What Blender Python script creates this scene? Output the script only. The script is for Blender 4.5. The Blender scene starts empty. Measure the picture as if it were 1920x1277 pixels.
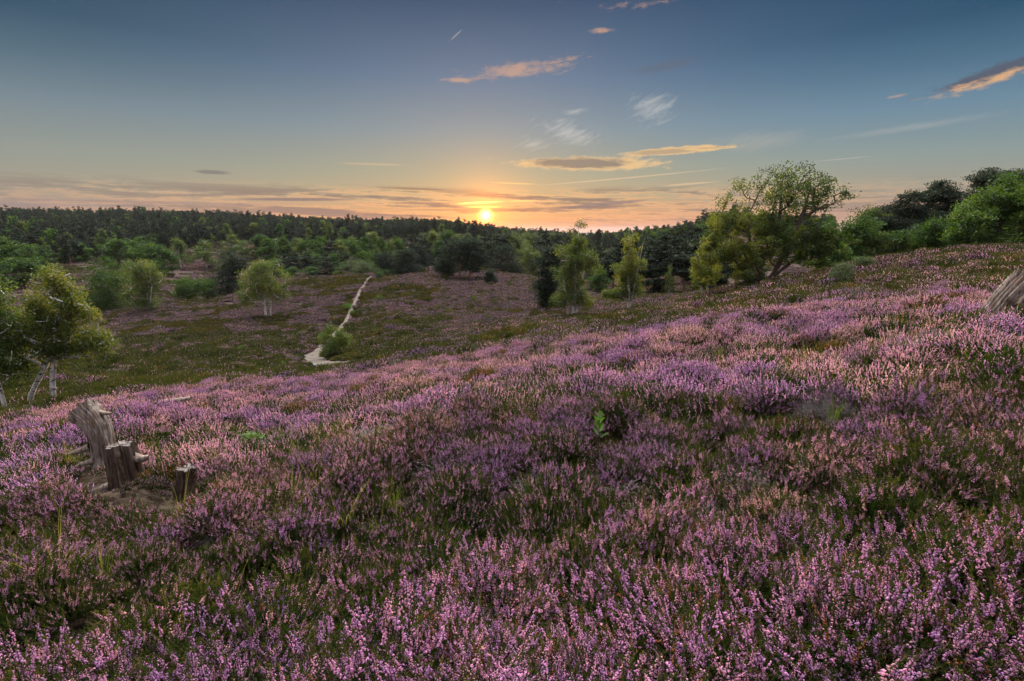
import bpy, math, random
SUN_POWER = 5.0
SKY_STR = 0.10
NISH_MIX = 0.08
EXPOSURE = 0.0
SKY_TOP_FILL = (15.0, 14.0, 14.2)  # added overhead glow, brighter than a real sunset sky, to light the foreground
SKY_REAR_FILL = (1.1, 1.0, 1.15)  # added fill from the unseen sky behind the camera
SKY_FAR = [(0, (.39, .25, .205)), (.06, (.38, .285, .25)), (.16, (.35, .33, .27)), (.26, (.30, .33, .30)), (.42, (.19, .25, .29)), (.55, (.085, .15, .195)), (.68, (.022, .072, .112)), (.88, (.014, .055, .095)), (1, (.025, .065, .11))]
SKY_NEAR = [(0, (.86, .28, .08)), (.06, (.84, .37, .13)), (.14, (.58, .42, .23)), (.245, (.40, .39, .28)), (.42, (.25, .32, .36)), (.62, (.14, .215, .325)), (.88, (.050, .095, .18)), (1, (.04, .078, .15))]
HAZE = 3e-5

import numpy as np
from mathutils import Vector, Euler, Matrix

random.seed(7)
RNG = np.random.default_rng(7)
scene = bpy.context.scene
COL = scene.collection

# ------------------------------------------------------------------ camera model (photo measured on a 1920 x 1277 grid)
F = 960.0
TH = math.atan(206.5 / F)
CT, ST = math.cos(TH), math.sin(TH)

def at(px, py, Y):
    """world point seen at photo pixel (px,py) lying at forward distance Y; the camera stands at the origin"""
    u = (px - 960.0) / F; v = (638.5 - py) / F
    ry = CT + v * ST; rz = -ST + v * CT
    t = Y / ry
    return (u * t, Y, rz * t)

def azel(px, py):
    x, y, z = at(px, py, 1.0)
    return math.atan2(x, y), math.atan2(z, math.hypot(x, y))

# ------------------------------------------------------------------ numpy noise
def _hash(ix, iy, seed):
    ix = ix.astype(np.int64) & 0xffffffff; iy = iy.astype(np.int64) & 0xffffffff
    n = (ix * 374761393 + iy * 668265263 + seed * 1442695041) & 0xffffffff
    n = ((n ^ (n >> 13)) * 1274126177) & 0xffffffff
    return ((n ^ (n >> 16)) & 0xffff) / 65535.0

def vnoise(x, y, seed=0):
    x = np.asarray(x, float); y = np.asarray(y, float)
    ix = np.floor(x); iy = np.floor(y); fx = x - ix; fy = y - iy
    fx = fx * fx * (3 - 2 * fx); fy = fy * fy * (3 - 2 * fy)
    a = _hash(ix, iy, seed); b = _hash(ix + 1, iy, seed); c = _hash(ix, iy + 1, seed); d = _hash(ix + 1, iy + 1, seed)
    return (a * (1 - fx) + b * fx) * (1 - fy) + (c * (1 - fx) + d * fx) * fy

def fbm(x, y, seed=0, octs=4):
    s = 0; a = 0.5; t = 0
    x = np.asarray(x, float); y = np.asarray(y, float)
    for i in range(octs):
        s = s + a * vnoise(x * 2 ** i + 17.3 * i, y * 2 ** i - 9.1 * i, seed + i * 31); t += a; a *= 0.5
    return s / t

# ------------------------------------------------------------------ terrain: control points -> smooth surface in a log-compressed plane
CP = []
def cp(px, py, Y, veg=0.3):
    x, y, z = at(px, py, Y); CP.append((x, y, z - veg))
def cx(x, y, z): CP.append((x, y, z))
# underfoot and behind
cx(0, 0, -1.62); cx(0, -4, -1.2); cx(4, -3, -.6); cx(-4, -3, -2.0); cx(12, -8, 1.2); cx(-12, -8, -4.5); cx(0, -14, -.4)
cx(40, -20, 5); cx(-40, -20, -11); cx(0, -60, 0); cx(100, -80, 10); cx(-100, -80, -12); cx(0, -400, 0); cx(-700, -500, 0); cx(700, -500, 10)
cx(1500, 0, 5); cx(-1500, 0, 5); cx(0, -6000, -20); cx(6000, 0, -30); cx(-6000, 0, -30)
# near slope
cp(960, 1277, 1.25, .35); cp(300, 1277, 1.35, .35); cp(1700, 1277, 1.12, .35); cp(40, 1100, 2.3, .35)
cp(1900, 1000, 1.7, .35); cp(1500, 1000, 2.2, .35); cp(960, 1000, 2.6, .35); cp(500, 1000, 2.9, .35)
cp(240, 900, 5.3, .1); cp(60, 880, 5.6); cp(700, 800, 6.2); cp(960, 800, 5.2); cp(1300, 800, 4.4); cp(1500, 800, 4.0); cp(1900, 780, 3.4)
cp(180, 842, 6.3, .1); cp(960, 700, 11); cp(1300, 700, 8.0); cp(1600, 680, 7.2); cp(1900, 650, 5.6); cp(1870, 575, 9.0, .3)
cp(400, 790, 8.5); cp(60, 800, 10); cp(250, 745, 12.5); cp(500, 719, 16); cp(700, 700, 19); cp(900, 657, 24); cp(1070, 612, 32)
cp(1150, 640, 19); cp(1310, 628, 14, .05); cp(1480, 603, 14, .05); cp(1660, 586, 13.5, .05); cp(1300, 572, 33); cp(1440, 531, 37, .1)
cp(1600, 499, 38); cp(1750, 474, 42); cp(1910, 466, 42); cp(1600, 540, 24); cp(1800, 520, 22); cp(1450, 570, 24); cp(2100, 480, 30); cp(2100, 600, 9)
cp(1200, 612, 26)
# valley and the opposite hill
cp(50, 768, 22, .1); cp(-150, 820, 16); cp(-150, 700, 40); cp(250, 705, 36); cp(120, 700, 34); cp(250, 650, 54); cp(200, 600, 76); cp(165, 592, 84)
cp(300, 563, 92); cp(450, 546, 98); cp(560, 531, 103); cp(700, 514, 110); cp(780, 513, 110); cp(860, 517, 104); cp(940, 518, 100); cp(1010, 524, 94)
cp(400, 660, 47); cp(420, 600, 70); cp(500, 620, 62); cp(600, 690, 37, .05); cp(628, 665, 43); cp(600, 600, 68); cp(700, 600, 62); cp(690, 550, 84)
cp(760, 640, 43); cp(850, 620, 46); cp(850, 560, 76); cp(1000, 560, 74); cp(1000, 600, 47); cp(1072, 600, 48, .1); cp(1178, 586, 50, .1)
cp(1120, 562, 68); cp(1250, 556, 66); cp(1330, 550, 62); cp(1280, 545, 85); cp(1420, 560, 70)
# hidden ground behind crests
cx(-75, 118, -17); cx(-30, 132, -15); cx(10, 130, -13); cx(25, 125, -13); cx(60, 120, -11); cx(55, 75, -8); cx(35, 62, -8.5); cx(70, 60, -3.0); cx(110, 90, -2)
cx(110, 60, 0); cx(180, 160, 0); cx(90, 160, -9); cx(30, 180, -13)
# far heath and woods
cp(320, 553, 118, 0); cp(100, 532, 145, 0); cp(330, 512, 170, 0); cp(200, 487, 200, 0); cp(440, 470, 230, 0); cp(30, 500, 170, 0)
cp(560, 500, 180, 0); cp(640, 500, 170, 0); cp(700, 480, 220, 0); cp(800, 463, 250, 0); cp(950, 498, 165, 0); cp(900, 470, 240, 0)
cp(-100, 440, 330, 0); cp(0, 437, 320, 0); cp(0, 412, 520, 0); cp(250, 412, 520, 0); cp(200, 440, 330, 0); cp(420, 440, 330, 0); cp(420, 421, 500, 0)
cp(600, 448, 330, 0); cp(600, 432, 560, 0); cp(780, 437, 600, 0); cp(960, 452, 500, 0); cp(960, 450, 700, 0); cp(1100, 461, 600, 0)
cp(1100, 470, 330, 0); cp(1200, 462, 330, 0); cp(1250, 460, 260, 0); cp(1340, 440, 200, 0); cp(1340, 445, 330, 0); cp(1600, 440, 300, 0); cp(1900, 420, 300, 0)
for px in (-200, 300, 800, 960, 1150, 1400, 1700, 2100):
    cp(px, 444, 1500, 0); cp(px, 438.5, 3000, 0); cp(px, 436.5, 7000, 0)
cp(-200, 415, 700, 0); cp(300, 420, 700, 0)

CP = np.array(CP)
K0 = 3.0
def warp(x, y):
    r = np.hypot(x, y) + 1e-9
    l = np.log1p(r / K0)
    return x / r * l, y / r * l
def _U(d2): return 0.5 * d2 * np.log(d2 + 1e-12)
_wx, _wy = warp(CP[:, 0], CP[:, 1])
_rr = np.hypot(CP[:, 0], CP[:, 1])
_wv = CP[:, 2] / (_rr + K0)
_n = len(CP)
_A = np.zeros((_n + 3, _n + 3))
_A[:_n, :_n] = _U((_wx[:, None] - _wx) ** 2 + (_wy[:, None] - _wy) ** 2) + np.eye(_n) * 0.0006
_A[:_n, _n] = 1; _A[:_n, _n + 1] = _wx; _A[:_n, _n + 2] = _wy; _A[_n:, :_n] = _A[:_n, _n:].T
_S = np.linalg.solve(_A, np.concatenate([_wv, np.zeros(3)]))

def base_z(x, y):
    x = np.asarray(x, float).ravel(); y = np.asarray(y, float).ravel()
    out = np.empty(len(x))
    for i in range(0, len(x), 20000):
        a, b = warp(x[i:i + 20000], y[i:i + 20000])
        w = _U((a[:, None] - _wx) ** 2 + (b[:, None] - _wy) ** 2) @ _S[:_n] + _S[_n] + a * _S[_n + 1] + b * _S[_n + 2]
        out[i:i + 20000] = w * (np.hypot(x[i:i + 20000], y[i:i + 20000]) + K0)
    return out

def path_dist(x, y, pts):
    d = np.full(len(x), 1e9); 
    for (a, b) in zip(pts[:-1], pts[1:]):
        ax, ay, aw = a; bx, by, bw = b
        L2 = (bx - ax) ** 2 + (by - ay) ** 2
        t = np.clip(((x - ax) * (bx - ax) + (y - ay) * (by - ay)) / L2, 0, 1)
        dd = np.hypot(x - ax - t * (bx - ax), y - ay - t * (by - ay)) - (aw + t * (bw - aw))
        d = np.minimum(d, dd)
    return d

def P(px, py, Y, w): 
    p = at(px, py, Y); return (p[0], p[1], w)
PATH_A = [P(680, 690, 34.5, .7), P(655, 686, 36, .9), P(630, 680, 37.5, .9), P(596, 672, 40, .85), P(583, 658, 43.5, .9), P(596, 641, 48, .6), P(625, 618, 57, .35), P(648, 592, 66, .24),
          P(662, 566, 77, .28), P(676, 545, 88, .28), P(690, 527, 99, .3), P(703, 515.5, 108, .35), P(712, 513, 112, .5)]
PATH_B = [P(1300, 634, 14, .15), P(1380, 622, 13.7, .25), P(1480, 607, 13.6, .28), P(1580, 596, 13.4, .25), P(1670, 588, 13.2, .15), P(1760, 582, 12.8, .05)]
PATH_C = [P(285, 553, 118, 1.0), P(318, 551, 119, 1.4), P(345, 555, 116, 1.0), P(385, 557, 112, 1.2), P(420, 560, 108, .5)]
PATH_D = [P(690, 514, 112, .3), P(740, 513, 113, .5), P(800, 513, 112, .3)]

def bumps(x, y):
    r = np.hypot(x, y)
    b = (fbm(x * .9, y * .9, 3, 3) - .5) * .62 + (fbm(x * .28, y * .28, 11, 2) - .5) * .5 * np.clip(r / 6, .2, 1)
    b = b * np.exp(-r / 90.0) 
    b += (fbm(x * .05, y * .05, 5, 3) - .5) * .9 * np.clip((r - 15) / 60, 0, 1)
    for p in (PATH_A, PATH_B, PATH_C):
        d = path_dist(x, y, p)
        b = b * np.clip(.15 + (d) / 1.2, .1, 1)
    return b

def gz(x, y):
    x = np.atleast_1d(np.asarray(x, float)); y = np.atleast_1d(np.asarray(y, float))
    return base_z(x, y) + bumps(x, y)
def g1(x, y): return float(gz(x, y)[0])

# ------------------------------------------------------------------ node helpers
def new_mat(name):
    m = bpy.data.materials.new(name); m.use_nodes = True
    nt = m.node_tree; nt.nodes.clear()
    out = nt.nodes.new('ShaderNodeOutputMaterial')
    return m, nt, out
def N(nt, typ, **kw):
    n = nt.nodes.new(typ)
    for k, v in kw.items(): setattr(n, k, v)
    return n
def ramp(nt, fac, stops, interp='LINEAR'):
    r = N(nt, 'ShaderNodeValToRGB'); cr = r.color_ramp; cr.interpolation = interp
    while len(cr.elements) < len(stops): cr.elements.new(0.5)
    for e, (p, c) in zip(cr.elements, stops):
        e.position = p; e.color = (c[0], c[1], c[2], 1)
    nt.links.new(fac, r.inputs[0]); return r.outputs[0]
def attr(nt, name):
    a = N(nt, 'ShaderNodeAttribute'); a.attribute_name = name; return a.outputs['Fac']
class E:
    """tiny expression wrapper round math nodes"""
    nt = None
    def __init__(s, sock): s.s = sock
    @staticmethod
    def op(o, *a, clamp=False):
        n = E.nt.nodes.new('ShaderNodeMath'); n.operation = o; n.use_clamp = clamp
        for i, v in enumerate(a):
            if isinstance(v, E): E.nt.links.new(v.s, n.inputs[i])
            else: n.inputs[i].default_value = v
        return E(n.outputs[0])
    def __add__(s, o): return E.op('ADD', s, o)
    __radd__ = __add__
    def __sub__(s, o): return E.op('SUBTRACT', s, o)
    def __rsub__(s, o): return E.op('SUBTRACT', o, s)
    def __mul__(s, o): return E.op('MULTIPLY', s, o)
    __rmul__ = __mul__
    def __truediv__(s, o): return E.op('DIVIDE', s, o)
def smooth(a, lo, hi):
    n = E.nt.nodes.new('ShaderNodeMapRange'); n.interpolation_type = 'SMOOTHSTEP'
    E.nt.links.new(a.s, n.inputs[0]); n.inputs[1].default_value = lo; n.inputs[2].default_value = hi
    return E(n.outputs[0])
def mixc(f, a, b):
    n = E.nt.nodes.new('ShaderNodeMix'); n.data_type = 'RGBA'
    def put(sock, v):
        if isinstance(v, E): E.nt.links.new(v.s, sock)
        elif isinstance(v, (int, float)): sock.default_value = v
        elif isinstance(v, tuple): sock.default_value = (*v, 1)
        else: E.nt.links.new(v, sock)
    put(n.inputs[0], f); put(n.inputs[6], a); put(n.inputs[7], b)
    return n.outputs[2]

def foliage_mat(name, stops, trans=0.45, tstops=None, rough=0.6, objvar=0.25, gloss=.03):
    """diffuse + translucent leaf; per-face 'tint' picks the leaf colour"""
    m, nt, out = new_mat(name)
    t = attr(nt, 'tint')
    oi = N(nt, 'ShaderNodeObjectInfo')
    E.nt = nt
    f = E(t) + (E(oi.outputs['Random']) - .5) * objvar
    c = ramp(nt, f.s, stops)
    c2 = ramp(nt, f.s, tstops or [(p, (min(1, k[0] * 1.6), min(1, k[1] * 1.5), k[2] * .7)) for p, k in stops])
    d = N(nt, 'ShaderNodeBsdfDiffuse'); tr = N(nt, 'ShaderNodeBsdfTranslucent')
    nt.links.new(c, d.inputs[0]); nt.links.new(c2, tr.inputs[0])
    mx = N(nt, 'ShaderNodeMixShader'); mx.inputs[0].default_value = trans
    nt.links.new(d.outputs[0], mx.inputs[1]); nt.links.new(tr.outputs[0], mx.inputs[2])
    if gloss > 0:
        g = N(nt, 'ShaderNodeBsdfGlossy'); g.inputs['Roughness'].default_value = rough
        g.inputs[0].default_value = (.8, .85, .8, 1)
        m2 = N(nt, 'ShaderNodeMixShader'); m2.inputs[0].default_value = gloss
        nt.links.new(mx.outputs[0], m2.inputs[1]); nt.links.new(g.outputs[0], m2.inputs[2]); mx = m2
    nt.links.new(mx.outputs[0], out.inputs[0])
    return m

M = {}
M['birch_leaf'] = foliage_mat('birch_leaf', [(0, (.022, .050, .010)), (.5, (.048, .085, .013)), (1, (.13, .14, .02))], .5)
M['broad_leaf'] = foliage_mat('broad_leaf', [(0, (.010, .029, .005)), (.5, (.023, .062, .006)), (1, (.07, .125, .010))], .42)
M['oak_leaf'] = foliage_mat('oak_leaf', [(0, (.012, .030, .006)), (.5, (.032, .062, .009)), (1, (.12, .135, .015))], .5)
M['pine_leaf'] = foliage_mat('pine_needles', [(0, (.004, .012, .007)), (.5, (.009, .021, .010)), (1, (.022, .036, .013))], .18)
M['willow_leaf'] = foliage_mat('willow_leaf', [(0, (.035, .06, .025)), (.5, (.055, .085, .035)), (1, (.10, .13, .05))], .3)
M['bright_leaf'] = foliage_mat('bright_leaf', [(0, (.03, .075, .010)), (.5, (.055, .125, .015)), (1, (.10, .18, .025))], .5)
M['flower'] = foliage_mat('heather_flower', [(0, (.38, .25, .46)), (.35, (.54, .33, .53)), (.65, (.68, .38, .56)), (1, (.78, .52, .50))], .6,
                          [(0, (.58, .38, .66)), (.35, (.80, .48, .76)), (.65, (.92, .58, .76)), (1, (.95, .68, .62))], objvar=.35, gloss=0)
M['heath'] = foliage_mat('heath_low', [(0, (.014, .022, .006)), (.5, (.036, .048, .013)), (1, (.08, .082, .028))], .25, objvar=.5, gloss=0)
M['rust'] = foliage_mat('heather_rust', [(0, (.12, .05, .025)), (.5, (.25, .11, .05)), (1, (.42, .22, .12))], .4, objvar=.2, gloss=0)
M['sprig'] = foliage_mat('heather_green', [(0, (.004, .012, .003)), (.5, (.014, .036, .006)), (.85, (.048, .062, .012)), (1, (.13, .12, .035))], .35, objvar=.3, gloss=0)
M['grass'] = foliage_mat('grass_blade', [(0, (.07, .13, .02)), (.5, (.18, .2, .04)), (1, (.24, .20, .075))], .4, gloss=0)

def bark_mat(name, c1, c2, scale, zs=.2, spots=None):
    m, nt, out = new_mat(name); E.nt = nt
    tc = N(nt, 'ShaderNodeTexCoord'); mp = N(nt, 'ShaderNodeMapping'); mp.inputs['Scale'].default_value = (1, 1, zs)
    nt.links.new(tc.outputs['Object'], mp.inputs[0])
    n = N(nt, 'ShaderNodeTexNoise'); n.inputs['Scale'].default_value = scale; n.inputs['Detail'].default_value = 8; n.inputs['Roughness'].default_value = .7
    nt.links.new(mp.outputs[0], n.inputs['Vector'])
    c = ramp(nt, n.outputs[0], [(.35, c1), (.62, c2)])
    b = N(nt, 'ShaderNodeBsdfPrincipled'); b.inputs['Roughness'].default_value = .85; b.inputs['Specular IOR Level'].default_value = .15
    if spots:
        n2 = N(nt, 'ShaderNodeTexNoise'); n2.inputs['Scale'].default_value = spots[1]; mp2 = N(nt, 'ShaderNodeMapping'); mp2.inputs['Scale'].default_value = (1, 1, 2.5)
        nt.links.new(tc.outputs['Object'], mp2.inputs[0]); nt.links.new(mp2.outputs[0], n2.inputs['Vector'])
        f = smooth(E(n2.outputs[0]), .56, .62); c = mixc(f, c, spots[0])
    nt.links.new(c, b.inputs[0])
    bp = N(nt, 'ShaderNodeBump'); bp.inputs['Strength'].default_value = .7; bp.inputs['Distance'].default_value = .02
    nt.links.new(n.outputs[0], bp.inputs['Height']); nt.links.new(bp.outputs[0], b.inputs['Normal'])
    nt.links.new(b.outputs[0], out.inputs[0]); return m
M['birch_bark'] = bark_mat('birch_bark', (.33, .32, .30), (.66, .64, .60), 6, .4, ((.03, .028, .025), 5))
M['oak_bark'] = bark_mat('oak_bark', (.035, .028, .02), (.10, .08, .06), 14)
M['pine_bark'] = bark_mat('pine_bark', (.08, .045, .028), (.22, .11, .065), 10)
M['dead_twig'] = bark_mat('dead_twig', (.085, .075, .07), (.25, .23, .22), 30, .5)
M['stem'] = bark_mat('heather_stem', (.05, .03, .02), (.14, .09, .06), 30, .5)

# ------------------------------------------------------------------ mesh helpers
def mesh_np(name, V, faces, mats, midx=None, tint=None, smooth_=False):
    """faces: list of int arrays (k,3) or (k,4), concatenated in order"""
    me = bpy.data.meshes.new(name)
    V = np.asarray(V, np.float32)
    loops = np.concatenate([f.ravel() for f in faces]).astype(np.int32)
    tot = np.concatenate([np.full(len(f), f.shape[1], np.int32) for f in faces])
    start = np.concatenate([[0], np.cumsum(tot)[:-1]]).astype(np.int32)
    me.vertices.add(len(V)); me.vertices.foreach_set('co', V.ravel())
    me.loops.add(len(loops)); me.loops.foreach_set('vertex_index', loops)
    me.polygons.add(len(tot)); me.polygons.foreach_set('loop_start', start); me.polygons.foreach_set('loop_total', tot)
    for m in mats: me.materials.append(m)
    if midx is not None: me.polygons.foreach_set('material_index', np.asarray(midx, np.int32))
    if smooth_: me.polygons.foreach_set('use_smooth', np.ones(len(tot), bool))
    if tint is not None:
        a = me.attributes.new('tint', 'FLOAT', 'FACE'); a.data.foreach_set('value', np.asarray(tint, np.float32))
    me.update(calc_edges=True)
    return me

class MB:
    def __init__(s): s.V = []; s.F = []; s.mi = []; s.t = []; s.n = 0
    def add(s, V, Fc, mi=0, tint=.5):
        V = np.asarray(V, float).reshape(-1, 3); Fc = np.asarray(Fc, int)
        s.V.append(V); s.F.append(Fc + s.n); s.n += len(V)
        s.mi.append(np.full(len(Fc), mi)); s.t.append(np.broadcast_to(np.asarray(tint, float), (len(Fc),)))
    def mesh(s, name, mats, smooth_=False):
        return mesh_np(name, np.concatenate(s.V), s.F, mats, np.concatenate(s.mi), np.concatenate(s.t), smooth_)

def obj(name, me, parent=None, loc=None, **tags):
    o = bpy.data.objects.new(name, me); COL.objects.link(o)
    if parent: o.parent = parent
    if loc is not None: o.location = loc
    for k, v in tags.items():
        if v is not None: o[k] = v
    return o

def norm(v): return v / (np.linalg.norm(v, axis=-1, keepdims=True) + 1e-9)

def add_tube(mb, pts, rad, n=6, mi=0, tint=.5, cap=True):
    pts = np.asarray(pts, float); rad = np.asarray(rad, float)
    k = len(pts); T = np.gradient(pts, axis=0); T = norm(T)
    ref = np.array([0, 0, 1.]) if abs(T[0][2]) < .9 else np.array([1., 0, 0])
    A = norm(np.cross(T, ref)); B = np.cross(T, A)
    a = np.arange(n) / n * 2 * np.pi
    V = pts[:, None] + rad[:, None, None] * (np.cos(a)[None, :, None] * A[:, None] + np.sin(a)[None, :, None] * B[:, None])
    i = np.arange(k - 1)[:, None] * n; j = np.arange(n)[None]; j2 = (j + 1) % n
    Fc = np.stack([i + j, i + j2, i + n + j2, i + n + j], -1).reshape(-1, 4)
    mb.add(V.reshape(-1, 3), Fc, mi, tint)

def segs_tubes(mb, P0, P1, R0, R1, n=5, mi=0):
    """many separate truncated cones at once"""
    P0 = np.asarray(P0); P1 = np.asarray(P1)
    T = norm(P1 - P0); ref = np.where(np.abs(T[:, 2:3]) < .9, np.array([[0, 0, 1.]]), np.array([[1., 0, 0]]))
    A = norm(np.cross(T, ref)); B = np.cross(T, A)
    a = np.arange(n) / n * 2 * np.pi
    ring = np.cos(a)[None, :, None] * A[:, None] + np.sin(a)[None, :, None] * B[:, None]
    V = np.stack([P0[:, None] + ring * R0[:, None, None], P1[:, None] + ring * R1[:, None, None]], 1).reshape(-1, 3)
    m = len(P0); i = np.arange(m)[:, None] * 2 * n; j = np.arange(n)[None]; j2 = (j + 1) % n
    Fc = np.stack([i + j, i + j2, i + n + j2, i + n + j], -1).reshape(-1, 4)
    mb.add(V, Fc, mi)

def leaf_quads(C, L, W, rng, updir=None, droop=0.0, fold=0.15):
    """rhombus leaves at centres C with random orientation"""
    n = len(C)
    d = norm(rng.normal(size=(n, 3)) + (updir if updir is not None else 0))
    d[:, 2] -= droop; d = norm(d)
    s = norm(np.cross(d, rng.normal(size=(n, 3))))
    nn = np.cross(d, s)
    L = np.broadcast_to(L, (n,))[:, None] * rng.uniform(.6, 1.3, (n, 1)); W = np.broadcast_to(W, (n,))[:, None] * rng.uniform(.7, 1.2, (n, 1))
    V = np.stack([C - d * L * .5, C + s * W * .5 + nn * L * fold, C + d * L * .5, C - s * W * .5 + nn * L * fold], 1).reshape(-1, 3)
    Fc = np.arange(n * 4).reshape(n, 4)
    return V, Fc

# ------------------------------------------------------------------ trees
def grow(trunks, att, rng, tip=.012, exp=2.3, up=.6, sub=.5):
    """connect every attractor to the nearest suitable node; pipe-model radii"""
    pos = []; par = []
    for tr in trunks:
        tr = np.asarray(tr, float); base = -1
        for k in range(len(tr) - 1):
            m = max(2, int(np.linalg.norm(tr[k + 1] - tr[k]) / sub))
            for q in range(m + (1 if k == len(tr) - 2 else 0)):
                p = tr[k] + (tr[k + 1] - tr[k]) * q / m
                p = p + rng.normal(size=3) * .02 * (0 if not pos else 1)
                pos.append(p); par.append(base); base = len(pos) - 1
    pos = [np.array(p) for p in pos]
    order = np.argsort(np.linalg.norm(att - np.mean([t[0] for t in trunks], axis=0), axis=1) + rng.normal(size=len(att)) * .3)
    Pn = np.zeros((len(pos) + len(att) * 6 + 8, 3)); n0 = len(pos); Pn[:n0] = pos
    minz = min(np.asarray(t[0])[2] for t in trunks) + .05
    for a in order:
        A = att[a]; D = A - Pn[:n0]; d = np.linalg.norm(D, axis=1)
        cost = d * (1 + up * np.clip(.35 - D[:, 2] / (d + 1e-6), 0, 1.4)) + 0.15 * np.linalg.norm(Pn[:n0] - A, axis=1)
        cost[Pn[:n0, 2] < minz + .1] += 100
        i = int(np.argmin(cost)); p0 = Pn[i]; L = d[i]
        m = int(np.clip(L / sub, 1, 5))
        bend = np.array([0, 0, .12 * L]) + rng.normal(size=3) * .06 * L
        prev = i
        for q in range(1, m + 1):
            t = q / m
            p = p0 + (A - p0) * t + bend * (4 * t * (1 - t)) * (1 if m > 1 else 0)
            Pn[n0] = p; par.append(prev); prev = n0; n0 += 1
    Pn = Pn[:n0]; par = np.array(par)
    acc = np.zeros(n0); nch = np.bincount(par[par >= 0], minlength=n0)
    for i in range(n0 - 1, -1, -1):
        if nch[i] == 0: acc[i] = tip ** exp
        if par[i] >= 0: acc[par[i]] += acc[i]
    R = acc ** (1 / exp)
    return Pn, par, R

def lobes_points(lobes, n, rng, gap=0.0, gscale=1.0, shell=.45):
    """lobes: (x,y,z,rx,ry,rz,w)"""
    L = np.array(lobes, float); vol = L[:, 3] * L[:, 4] * L[:, 5] * L[:, 6]; vol = np.abs(vol) ** .8; vol /= vol.sum()
    out = []
    tot = 0
    while tot < n:
        k = rng.choice(len(L), size=n, p=vol)
        d = norm(rng.normal(size=(n, 3))); r = rng.uniform(0, 1, (n, 1)) ** shell
        p = L[k, :3] + d * r * L[k, 3:6]
        if gap > 0:
            keep = fbm(p[:, 0] * gscale + 5, p[:, 2] * gscale + p[:, 1] * .7 * gscale, 77, 2) > gap
            p = p[keep]
        out.append(p); tot += len(p)
    return np.concatenate(out)[:n]

def build_tree(kind, trunks, lobes, natt, nleaf, leaf, rc, seed, flat=.6, gap=.3, trunk_r=None, tip=.012, tint=(.0, 1.), colour_fn=None,
               mat=None, bark=None, leafw=None, aspect=.55, droop=.0, gscale=.8, up=.6, sub=.5, branch_sides=5, ymin=.1):
    """returns (trunk mesh, crown mesh) in local coordinates"""
    rng = np.random.default_rng(seed)
    trunks = [np.asarray(t, float) for t in trunks]
    att = lobes_points(lobes, natt, rng, gap, gscale)
    att[:, 2] = np.maximum(att[:, 2], ymin)
    Pn, par, R = grow(trunks, att, rng, tip=tip, up=up, sub=sub)
    if trunk_r: 
        R0 = R[par < 0].max(); ex = math.log(max(trunk_r / tip, 1.5)) / math.log(max(R0 / tip, 1.5)); R = tip * (R / tip) ** ex
    i = np.where(par >= 0)[0]
    mb = MB()
    r0 = R[par[i]]; same = r0
    r0 = np.minimum(r0, R[i] * 1.35)
    segs_tubes(mb, Pn[par[i]], Pn[i], r0, R[i], branch_sides)
    # root flare
    for b_i in np.where(par < 0)[0]:
        b = Pn[b_i]; rr = R[b_i]; t = [b, Pn[np.where(par == b_i)[0][0]]] if (par == b_i).any() else [b, b + [0, 0, .5]]
        t[1] = b + norm(t[1] - b) * 2.0
        add_tube(mb, [b + [0, 0, -.5], b, b + (t[1] - t[0]) * .12], [rr * 1.5, rr * 1.3, rr * 1.0], 7)
    tm = mb.mesh(kind + '_wood', [bark], True)
    # leaves
    lw = np.ones(natt) if leafw is None else leafw(att); per = rng.multinomial(nleaf, lw / lw.sum())
    idx = np.repeat(np.arange(natt), per)
    g = rng.normal(size=(len(idx), 3)); g = g / (1 + .25 * np.linalg.norm(g, axis=1, keepdims=True))
    rcl = rc * rng.uniform(.6, 1.35, natt)
    C = att[idx] + g * rcl[idx][:, None] * np.array([1, 1, flat])
    if droop: C[:, 2] -= np.abs(rng.normal(size=len(idx))) * droop
    C[:, 2] = np.maximum(C[:, 2], ymin * .5)
    V, Fc = leaf_quads(C, leaf, leaf * aspect, rng, droop=.3 if droop else 0)
    zc = (att[:, 2] - att[:, 2].min()) / (np.ptp(att[:, 2]) + 1e-6)
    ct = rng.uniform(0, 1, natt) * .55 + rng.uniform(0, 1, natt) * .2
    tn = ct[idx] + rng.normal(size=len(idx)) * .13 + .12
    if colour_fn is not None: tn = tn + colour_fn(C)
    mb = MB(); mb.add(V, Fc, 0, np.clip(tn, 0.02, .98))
    return tm, mb.mesh(kind + '_leaves', [mat])

KINDS = {
    'birch_tree': dict(mat='birch_leaf', bark='birch_bark', aspect=.7, droop=.25, flat=.8),
    'broadleaf_tree': dict(mat='broad_leaf', bark='oak_bark', aspect=.7, flat=.6),
    'oak_tree': dict(mat='oak_leaf', bark='oak_bark', aspect=.65, flat=.55),
    'pine_tree': dict(mat='pine_leaf', bark='pine_bark', aspect=.28, flat=.35),
    'willow_tree': dict(mat='willow_leaf', bark='oak_bark', aspect=.6, flat=.7),
    'bush': dict(mat='birch_leaf', bark='oak_bark', aspect=.7, flat=.9),
}
def kw(kind, **o):
    d = dict(KINDS[kind]); d['mat'] = M[o.pop('matname', d['mat'])]; d['bark'] = M[d['bark']]; d.update(o); return d

def tree_obj(kind, meshes, loc, label, group=None, rz=0, sc=1.0, cat='tree'):
    r = bpy.data.objects.new(kind, None); COL.objects.link(r); r.empty_display_size = .5
    r.location = loc; r.rotation_euler = (0, 0, rz)
    r.scale = sc if isinstance(sc, (tuple, list)) else (sc, sc, sc)
    r['label'] = label; r['category'] = cat
    if group: r['group'] = group
    obj('trunk', meshes[0], r); obj('crown', meshes[1], r)
    return r

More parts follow.
